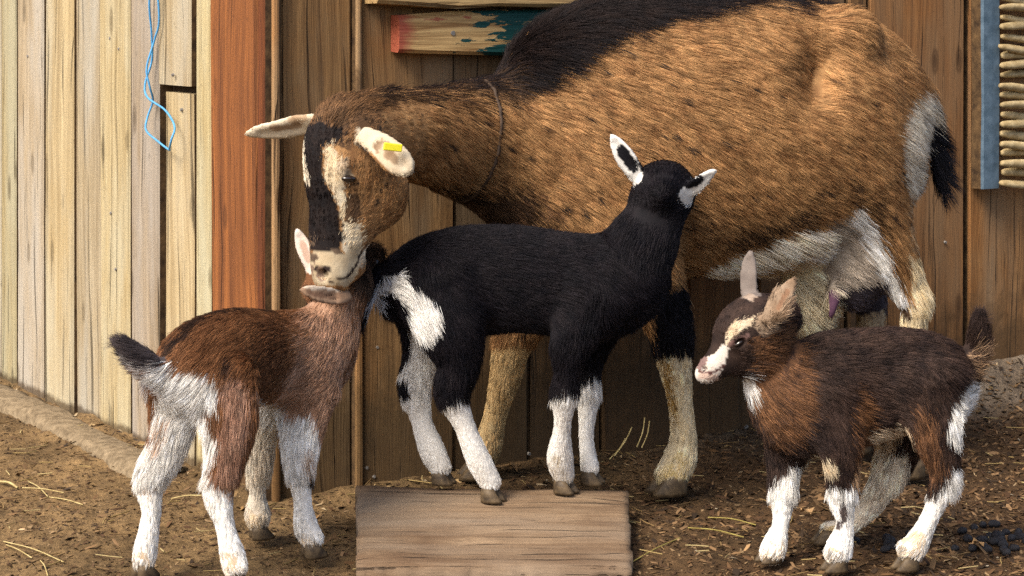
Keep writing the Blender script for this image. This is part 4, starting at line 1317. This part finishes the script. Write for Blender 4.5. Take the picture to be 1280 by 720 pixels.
# ------------------------------------------------------------------ chocolate kid at the right
def choc_kid():
    B = Body(2.75, 0.0030)
    B.base = ((0.011, 0.007, 0.007), (0.058, 0.034, 0.025))
    O = at(955, 398, 2.735)
    a, n = (-0.80, -0.28, -0.60), (-0.55, -0.25, 0.75)
    W, R, eyes = head(B, O, a, n, 0.118, [(-.12, -.10, .26, .25), (.10, .0, .37, .32), (.30, .0, .40, .33), (.46, -.04, .34, .26), (.62, -.06, .26, .195), (.80, -.06, .185, .16), (.95, -.05, .145, .14), (1.02, -.05, .10, .10)],
                      k=0.010, eye=(.49, .10, .245, .066), brow=.08, nostril=(.985, .02, .07, .034))
    B.ell_w(W(.42, -.27, 0), np.array([.26, .12, .16]) * .118, R, 0.015)
    B.tube([(946, 428, -.01, 36, 32), (964, 462, .0, 38, 34), (990, 498, .0, 50, 42), (1012, 510, .0, 54, 46)], 0.02)
    B.torso([(978, 458, 536, 30, 0), (997, 436, 557, 42, 0), (1030, 419, 562, 48, 0), (1080, 413, 550, 50, 0), (1130, 412, 536, 47, 0), (1170, 424, 528, 40, 0), (1190, 446, 504, 26, 0)], 0.02)
    B.leg([(1026, 495, -.040, 46, 22), (1046, 550, -.055, 28, 18), (1052, 590, -.055, 19, 15), (1052, 622, -.055, 16.5, 15), (1056, 652, -.055, 10.5, 11), (1050, 682, -.055, 16, 15), (1046, 695, -.058, 19, 18)], 0.02)
    B.leg([(990, 530, .035, 36, 20), (981, 580, .02, 20, 16), (979, 615, .01, 16, 15), (976, 652, .0, 10, 11), (968, 682, -.01, 15, 15), (965, 695, -.014, 18, 18)], 0.02)
    B.leg([(1152, 475, -.040, 48, 26), (1166, 530, -.05, 32, 20), (1178, 575, -.05, 19, 16), (1179, 604, -.05, 16, 14), (1163, 645, -.05, 10.5, 11), (1145, 680, -.05, 15, 15), (1137, 692, -.052, 18, 17)], 0.02)
    B.leg([(1135, 505, .05, 42, 22), (1122, 560, .06, 26, 18), (1106, 602, .065, 18, 16), (1086, 634, .07, 14, 13), (1056, 658, .075, 12, 12), (1038, 668, .08, 13, 13)], 0.02)
    B.tube([(1190, 462, 0, 22, 18), (1210, 452, -.005, 14, 12), (1220, 430, -.008, 13, 11), (1223, 408, -.008, 8, 8)], 0.015)
    ear(B, [(938, 382, .0, 10), (936, 362, .01, 11.5), (936, 340, .015, 11.5), (937, 325, .018, 8.5), (938, 317, .018, 4.5)], (-.5, -.85, 0), 0.6)
    ear(B, [(958, 402, -.065, 9), (968, 388, -.072, 14), (979, 370, -.072, 12.5), (988, 357, -.07, 8), (992, 351, -.07, 4)], (-.55, -.8, .1), 0.65)
    RUST = ((.21, .098, .043), (.075, .035, .018))
    add = B.layers.append
    add(dict(p=[(860, 360), (960, 360), (960, 480), (860, 480)], len=.38, lift=.8))
    add(dict(l=[(895, 455, 26), (870, 462, 26)], len=.27, lift=.7))
    add(dict(l=[(937, 312, 20), (938, 366, 16)], len=.22, s=1)); add(dict(l=[(958, 400, 10), (993, 350, 15)], len=.3, d=(-.2, -.055)))
    add(dict(l=[(955, 485, 30), (975, 520, 36)], len=1.25))
    add(dict(l=[(1200, 455, 20), (1224, 400, 26)], len=1.4))
    add(dict(p=[(930, 610), (1210, 610), (1210, 720), (930, 720)], len=.45, lift=.8))
    # ruff and shoulder
    add(dict(p=[(938, 455), (948, 430), (975, 405), (1000, 435), (1012, 480), (1000, 520), (985, 545), (955, 535), (940, 500)], c=RUST, s=7, a=.85))
    add(dict(l=[(980, 440, 8), (990, 475, 9)], c=((.04, .02, .013), (.1, .05, .03)), s=8, a=.5))
    add(dict(l=[(1066, 490, 8), (1074, 525, 13), (1078, 560, 12)], c=RUST, s=6, a=.85, d=(-.2, 0)))
    add(dict(l=[(935, 478, 9), (940, 482, 6)], c=WHITE, s=3))
    add(dict(l=[(1150, 520, 18), (1160, 570, 20)], c=((.20, .095, .045), (.09, .045, .025)), s=8, a=.8, d=(-.2, 0)))
    # white and cream patches
    add(dict(p=[(1185, 500), (1206, 470), (1212, 500), (1196, 545), (1184, 540)], c=WHITE, s=2, len=1.2))
    add(dict(l=[(1085, 552, 9), (1110, 544, 9), (1125, 535, 6)], c=((.68, .56, .40), (.4, .25, .14)), s=5))
    add(dict(l=[(1012, 570, 8), (1036, 573, 9)], c=((.66, .58, .42), (.45, .33, .2)), s=4))
    add(dict(l=[(1130, 548, 7), (1141, 575, 6)], c=((.66, .56, .42), (.5, .38, .25)), s=3, d=(-.1, .02)))
    add(dict(l=[(1078, 575, 9), (1072, 590, 9)], c=((.5, .34, .2), (.3, .16, .08)), s=5, a=.8, d=(-.2, -.02)))
    # legs
    add(dict(p=[(1030, 606), (1060, 600), (1085, 590), (1085, 740), (1010, 740)], c=WHITE, s=3, d=(-.2, -.03)))
    add(dict(l=[(1052, 625, 5), (1053, 648, 5), (1048, 660, 3)], c=((.035, .028, .03), (.12, .09, .08)), s=3, d=(-.2, -.03)))
    add(dict(p=[(940, 604), (968, 600), (986, 578), (1010, 575), (1010, 740), (930, 740)], c=WHITE, s=3, d=(-.04, .2)))
    add(dict(l=[(962, 632, 3), (962, 655, 3)], c=((.035, .028, .03), (.12, .09, .08)), s=2, d=(-.04, .2)))
    add(dict(p=[(1140, 600), (1172, 612), (1190, 575), (1215, 590), (1215, 740), (1090, 740)], c=WHITE, s=3, d=(-.2, 0)))
    add(dict(p=[(1000, 560), (1140, 556), (1140, 720), (1000, 720)], c=((.84, .76, .64), (.66, .54, .40)), s=4, d=(.03, .2)))
    add(dict(l=[(1042, 700, 14), (950, 700, 4)], c=((.55, .41, .25), (.7, .6, .48)), s=6, a=.25))
    add(dict(l=[(1128, 690, 16), (1150, 675, 12)], c=((.58, .42, .24), (.7, .6, .48)), s=6, a=.55))
    add(dict(l=[(958, 694, 18), (972, 690, 18)], c=((.56, .42, .26), (.7, .6, .48)), s=6, a=.5))
    add(dict(l=[(1040, 672, 16), (1030, 676, 10)], c=((.46, .33, .16), (.55, .42, .24)), s=4, d=(.05, .2)))
    add(dict(p=[(930, 692), (1210, 688), (1210, 730), (930, 730)], c=((.42, .30, .18), (.6, .48, .34)), s=8, a=.45))
    # tail
    add(dict(l=[(1222, 402, 18), (1224, 425, 12)], c=((.018, .012, .012), (.045, .028, .022)), s=4))
    add(dict(l=[(1208, 462, 10), (1218, 448, 9)], c=((.42, .28, .17), (.16, .09, .05)), s=5, a=.8))
    # face
    add(dict(p=[(944, 393), (930, 399), (912, 407), (904, 420), (906, 436), (913, 424), (926, 413), (938, 407)], c=((.66, .56, .42), (.52, .38, .24)), s=2))
    add(dict(l=[(896, 386, 3), (888, 397, 3)], c=WHITE, s=1.5))
    add(dict(p=[(868, 460), (880, 448), (892, 442), (903, 430), (910, 436), (907, 452), (902, 468), (885, 480), (868, 474)], c=((.78, .72, .64), (.6, .5, .42)), s=2.5))
    add(dict(l=[(876, 470, 4), (895, 473, 4)], c=((.66, .5, .42), (.5, .36, .28)), s=2))
    add(dict(l=[(896, 404, 9), (887, 428, 7), (881, 441, 4)], c=((.014, .009, .009), (.05, .03, .022)), s=3))
    add(dict(l=[(874, 464, 1.6), (890, 467, 1.6), (906, 456, 1.8)], c=(.10, .045, .04), s=.5, len=.08))
    add(dict(l=[(911, 431, 3), (921, 427, 3.5), (934, 420, 3)], c=((.22, .13, .11), (.13, .07, .06)), s=1.5, len=.15))
    add(dict(l=[(880, 450, 5), (875, 456, 6)], c=((.26, .17, .15), (.18, .11, .10)), s=2, den=.5))
    add(dict(l=[(945, 432, 10), (952, 440, 10)], c=RUST, s=6, a=.8))
    add(dict(l=[(950, 460, 7), (960, 465, 8)], c=RUST, s=6, a=.5))
    add(dict(l=[(937, 312, 18), (938, 366, 14)], c=((.15, .12, .105), (.24, .20, .175)), s=1.5, d=(-.03, .1)))
    add(dict(l=[(930, 369, 4), (945, 373, 4)], c=((.42, .33, .26), (.24, .16, .11)), s=3, a=.7))
    add(dict(l=[(955, 408, 12), (972, 386, 16), (993, 350, 16)], c=((.36, .265, .185), (.19, .115, .065)), s=2, d=(-.2, -.052)))
    add(dict(l=[(974, 384, 4), (985, 364, 3)], c=((.13, .07, .04), (.3, .17, .1)), s=3, d=(-.2, -.052)))
    for c, r in eyes: B.bald.append((c, r * 1.1))
    root = B.finish('goat_kid', (1070, 600, 0), 'dark chocolate kid with rusty neck ruff and white legs standing on the earth', 'goats in the yard',
                    dict(n=200000, length=0.024, width=0.00031, far=0.35, lift=0.32, clump=0.0065, clump_w=0.45, droop=0.16, wild=0.26, cvar=0.25))
    for c, r in eyes: eye_obj(root, c, r * 0.98, R, (1.15, .48, .92))
    for px, py, d, toe in ((1044, 700, -.058, (-.9, -.3)), (962, 700, -.014, (-.85, -.5)), (1133, 698, -.052, (-.9, -.3)), (1032, 676, .08, (-.9, -.1))):
        c = B.P(px, py, d); hoof_obj(root, c, toe, 0.034)
    return root


nanny()
black_kid()
brown_kid()
choc_kid()


# ------------------------------------------------------------------ litter on the ground
def in_yard(X, Y):
    dr, s1 = dist_line(X, Y, CORNER, U_R); dl, s2 = dist_line(X, Y, L_ORG, U_L)
    return ((dr > 0.03) | (X < CORNER[0])) & ((dl > 0.03) | (X > CORNER[0]))


def scatter(n, dens=None):
    Y = 2.45 + 1.9 * RNG.random(n * 3) ** 1.1; X = (RNG.random(n * 3) * 2 - 1) * (0.30 * Y + 0.1)
    ok = in_yard(X, Y)
    if dens is not None: ok &= RNG.random(n * 3) < dens(X, Y)
    return X[ok][:n], Y[ok][:n]


def chips(name, n, size, cols, label, dens=None, long=1.6, thick=0.12):
    """thin irregular flakes lying at odd angles"""
    X, Y = scatter(n, dens); n = len(X)
    Z = ground_h(X, Y)
    s = size * (0.45 + 1.1 * RNG.random(n) ** 2.0)
    yaw = RNG.random(n) * math.tau; tl = RNG.normal(size=(n, 2)) * 0.32
    base = np.array([[-1, -.5, 0], [.2, -.62, 0], [1, -.1, 0], [.6, .5, 0], [-.8, .42, 0], [0, 0, 1]], float)
    base[:, 0] *= long
    base[5, 2] = thick * 2
    V = np.tile(base, (n, 1, 1)); V[:, :5, :2] += RNG.normal(size=(n, 5, 2)) * 0.22
    V *= (s / 2)[:, None, None]
    V[:, :, 2] += V[:, :, 0] * tl[:, :1] + V[:, :, 1] * tl[:, 1:]
    c, sn = np.cos(yaw)[:, None], np.sin(yaw)[:, None]
    x = V[:, :, 0] * c - V[:, :, 1] * sn; y = V[:, :, 0] * sn + V[:, :, 1] * c
    V[:, :, 0], V[:, :, 1] = x + X[:, None], y + Y[:, None]
    V[:, :, 2] += Z[:, None] + s[:, None] * 0.12
    T = np.array([[0, 1, 5], [1, 2, 5], [2, 3, 5], [3, 4, 5], [4, 0, 5]])
    Fq = (T[None] + (np.arange(n) * 6)[:, None, None]).reshape(-1, 3)
    me = mesh_np(name, V.reshape(-1, 3), Fq, M['litter'], smooth=False)
    ci = RNG.integers(0, len(cols), n)
    cc = np.array(cols)[ci] * (0.6 + 0.7 * RNG.random((n, 1)))
    set_tint(me, np.concatenate([np.repeat(cc, 6, 0), np.ones((n * 6, 1))], 1))
    return tag(link(bpy.data.objects.new(name, me)), label, 'litter', kind='stuff')


right_side = lambda X, Y: np.clip(0.35 + X * 0.8, 0.10, 1.0)
chips('bark_litter', 11000, 0.0085, [(.09, .048, .021), (.055, .028, .013), (.13, .075, .034), (.03, .018, .010), (.17, .10, .048)], 'dark brown bark crumbs trodden into the earth', right_side)
chips('fine_litter', 26000, 0.0048, [(.10, .058, .026), (.035, .02, .010), (.17, .11, .055), (.065, .036, .017)], 'fine brown crumbs strewn over the earth')
chips('wood_chips', 600, 0.0075, [(.32, .22, .12), (.25, .15, .07), (.42, .34, .23), (.2, .11, .045)], 'pale wood chips scattered over the bedding', lambda X, Y: np.clip(0.25 + X, 0.06, 1.0))


def wall_foot(X, Y):
    dr, s1 = dist_line(X, Y, CORNER, U_R); dl, s2 = dist_line(X, Y, L_ORG, U_L)
    a = np.exp(-np.maximum(dr, 0) / 0.06) * (X > CORNER[0]); b = np.exp(-((dl - 0.03) / 0.025) ** 2) * (X <= CORNER[0])
    return np.clip(a + b, 0, 1)


chips('shavings', 4200, 0.0075, [(.28, .19, .09), (.22, .13, .05), (.35, .26, .15), (.13, .07, .03)], 'pale shavings drifted against the foot of the walls', wall_foot, long=2.0)


def straw_bits(n, l0, name, label, dens=None):
    X, Y = scatter(n, dens); n = len(X)
    L = l0 * (0.3 + RNG.random(n)); yaw = RNG.random(n) * math.pi; r = 0.0007 + 0.0006 * RNG.random(n)
    pit = RNG.normal(size=n) * 0.05
    V = np.zeros((n, 9, 3)); Zg = ground_h(X, Y) + 0.004
    bend = RNG.normal(size=n) * 0.12
    for i, t in enumerate((-.5, 0, .5)):
        off = bend * (0.25 - t * t) * L
        cx = X + np.cos(yaw) * t * L - np.sin(yaw) * off; cy = Y + np.sin(yaw) * t * L + np.cos(yaw) * off
        for k in range(3):
            a = math.tau * k / 3
            V[:, i * 3 + k, 0] = cx - np.sin(yaw) * r * math.cos(a); V[:, i * 3 + k, 1] = cy + np.cos(yaw) * r * math.cos(a)
            V[:, i * 3 + k, 2] = Zg + r * math.sin(a) + abs(t) * 0 + pit * t * L + 0.002
    T = []
    for i in range(2):
        for k in range(3): T.append([i * 3 + k, i * 3 + (k + 1) % 3, (i + 1) * 3 + (k + 1) % 3, (i + 1) * 3 + k])
    Fq = (np.array(T)[None] + (np.arange(n) * 9)[:, None, None]).reshape(-1, 4)
    me = mesh_np(name, V.reshape(-1, 3), Fq, M['litter'])
    cc = np.array([(.27, .19, .075), (.19, .12, .05), (.13, .08, .035), (.34, .26, .12)])[RNG.integers(0, 4, n)]
    set_tint(me, np.concatenate([np.repeat(cc, 9, 0), np.ones((n * 9, 1))], 1))
    return tag(link(bpy.data.objects.new(name, me)), label, 'straw', kind='stuff')


straw_bits(650, 0.032, 'chopped_straw', 'short broken straw bits strewn over the earth')
straw_bits(260, 0.05, 'drifted_straw', 'longer straw drifted along the foot of the walls', wall_foot)


def gpt(px, py, up=0.004):
    D = H * F / py
    p = at(px, py, D); p[2] = float(ground_h(np.array([p[0]]), np.array([p[1]]))[0]) + up
    return p


stalks = [((0, 597), (22, 600), 'pale straw stalk lying on bare earth, thick and straight'), ((28, 600), (80, 610), 'bent straw stalk beside two thinner crossing stalks on bare earth'), ((35, 592), (60, 612), 'thin straw stalk crossing a longer bent stalk on bare earth'),
          ((60, 611), (104, 623), 'fine straw stalk running on from the bent stalk'), ((4, 668), (80, 692), 'long curved straw stalk low in the dark litter'), ((8, 672), (40, 690), 'dark thin straw stalk under the long curved one'), ((50, 695), (60, 712), 'short upright straw stub in the dark litter'),
          ((214, 618), (252, 622), 'straw stalk lying between the hind and fore legs of the brown kid'), ((885, 640), (945, 650), 'long greenish straw stalk behind the forelegs of the chocolate kid'), ((788, 700), (850, 668), 'dark straw stalk beside the end of the ramp board'),
          ((860, 655), (930, 668), 'greenish straw stalk in the bedding before the nanny hoof')]
for i, (a, b2, lab) in enumerate(stalks):
    p, q = gpt(*a), gpt(*b2)
    mid = (p + q) / 2 + np.array([0, 0.0025 * (-1) ** i, 0.003])
    r = 0.0022 if i == 0 else 0.0010
    me = tube_mesh('straw_stalk', spline([p, mid, q], 6), r, M['straw'], 5)
    o = link(bpy.data.objects.new('straw_stalk', me)); o.color = (.75, .75, .75, 1) if i < 8 else (.5, .52, .32, 1)
    tag(o, lab, 'straw', 'long straw stalks')
# stems sticking up by the wall behind the nanny's foreleg
for i, (a, b2) in enumerate((((772, 556), (790, 534)), ((800, 545), (806, 522)), ((806, 546), (812, 526)), ((766, 560), (782, 548)))):
    p = at(a[0] - 4, a[1] + 14, 3.36); q = at(b2[0], b2[1], 3.38)
    o = link(bpy.data.objects.new('upright_straw', tube_mesh('upright_straw', spline([p, (p + q) / 2 + np.array([.003, 0, 0]), q], 5), 0.0011, M['straw'], 5)))
    tag(o, 'thin straw stem sticking up at the wall foot beside the nanny foreleg', 'straw', 'stems at the wall foot')

# droppings
bm = bmesh.new(); bmesh.ops.create_icosphere(bm, subdivisions=2, radius=1.0)
for v in bm.verts: v.co *= 1 + 0.08 * math.sin(v.co.x * 5 + v.co.y * 3)
pm = bpy.data.meshes.new('dropping'); bm.to_mesh(pm); bm.free(); pm.materials.append(M['pellet'])
for p in pm.polygons: p.use_smooth = True
rp_ = random.Random(3)
spots = [(1255 + rp_.gauss(0, 28), 672 + rp_.gauss(0, 12)) for _ in range(36)] + [(1112 + rp_.gauss(0, 12), 676 + rp_.gauss(0, 5)) for _ in range(9)]
for px, py in spots:
    py = min(max(py, 648), 712); c = gpt(px, py, 0.005)
    o = link(bpy.data.objects.new('dropping', pm)); s = rp_.uniform(.0055, .0075)
    o.scale = (s, s * 1.35, s * .95); o.location = tuple(c); o.rotation_euler = (rp_.uniform(-.3, .3), 0, rp_.uniform(0, 3))
    tag(o, 'small dark round dropping lying in the bedding near the chocolate kid', 'dropping', 'goat droppings')


def leaf(px, py, s, lab, seed):
    r = random.Random(seed); bm = bmesh.new(); c = gpt(px, py, 0.008)
    cen = bm.verts.new(tuple(c + np.array([0, 0, 0.004]))); ring = []
    for i in range(11):
        an = math.tau * i / 11; q = s * (0.55 + 0.45 * abs(math.sin(an * 2.5 + seed))) * r.uniform(.8, 1.15)
        ring.append(bm.verts.new((c[0] + q * math.cos(an), c[1] + q * math.sin(an) * .9, c[2] + r.uniform(-.002, .009))))
    for i in range(11): bm.faces.new((cen, ring[i], ring[(i + 1) % 11]))
    o = bm_obj('dry_leaf', bm, M['leaf']); tag(o, lab, 'leaf', 'dry leaves')


leaf(640, 589, 0.020, 'crumpled pale dry leaf behind the board by the wall', 1)
leaf(1008, 634, 0.012, 'curled brown dry leaf between the chocolate kid forelegs', 2)
leaf(1095, 654, 0.012, 'tan dry leaf under the chocolate kid belly', 3)
leaf(1222, 684, 0.014, 'pale wood coloured leaf lying among the droppings', 4)
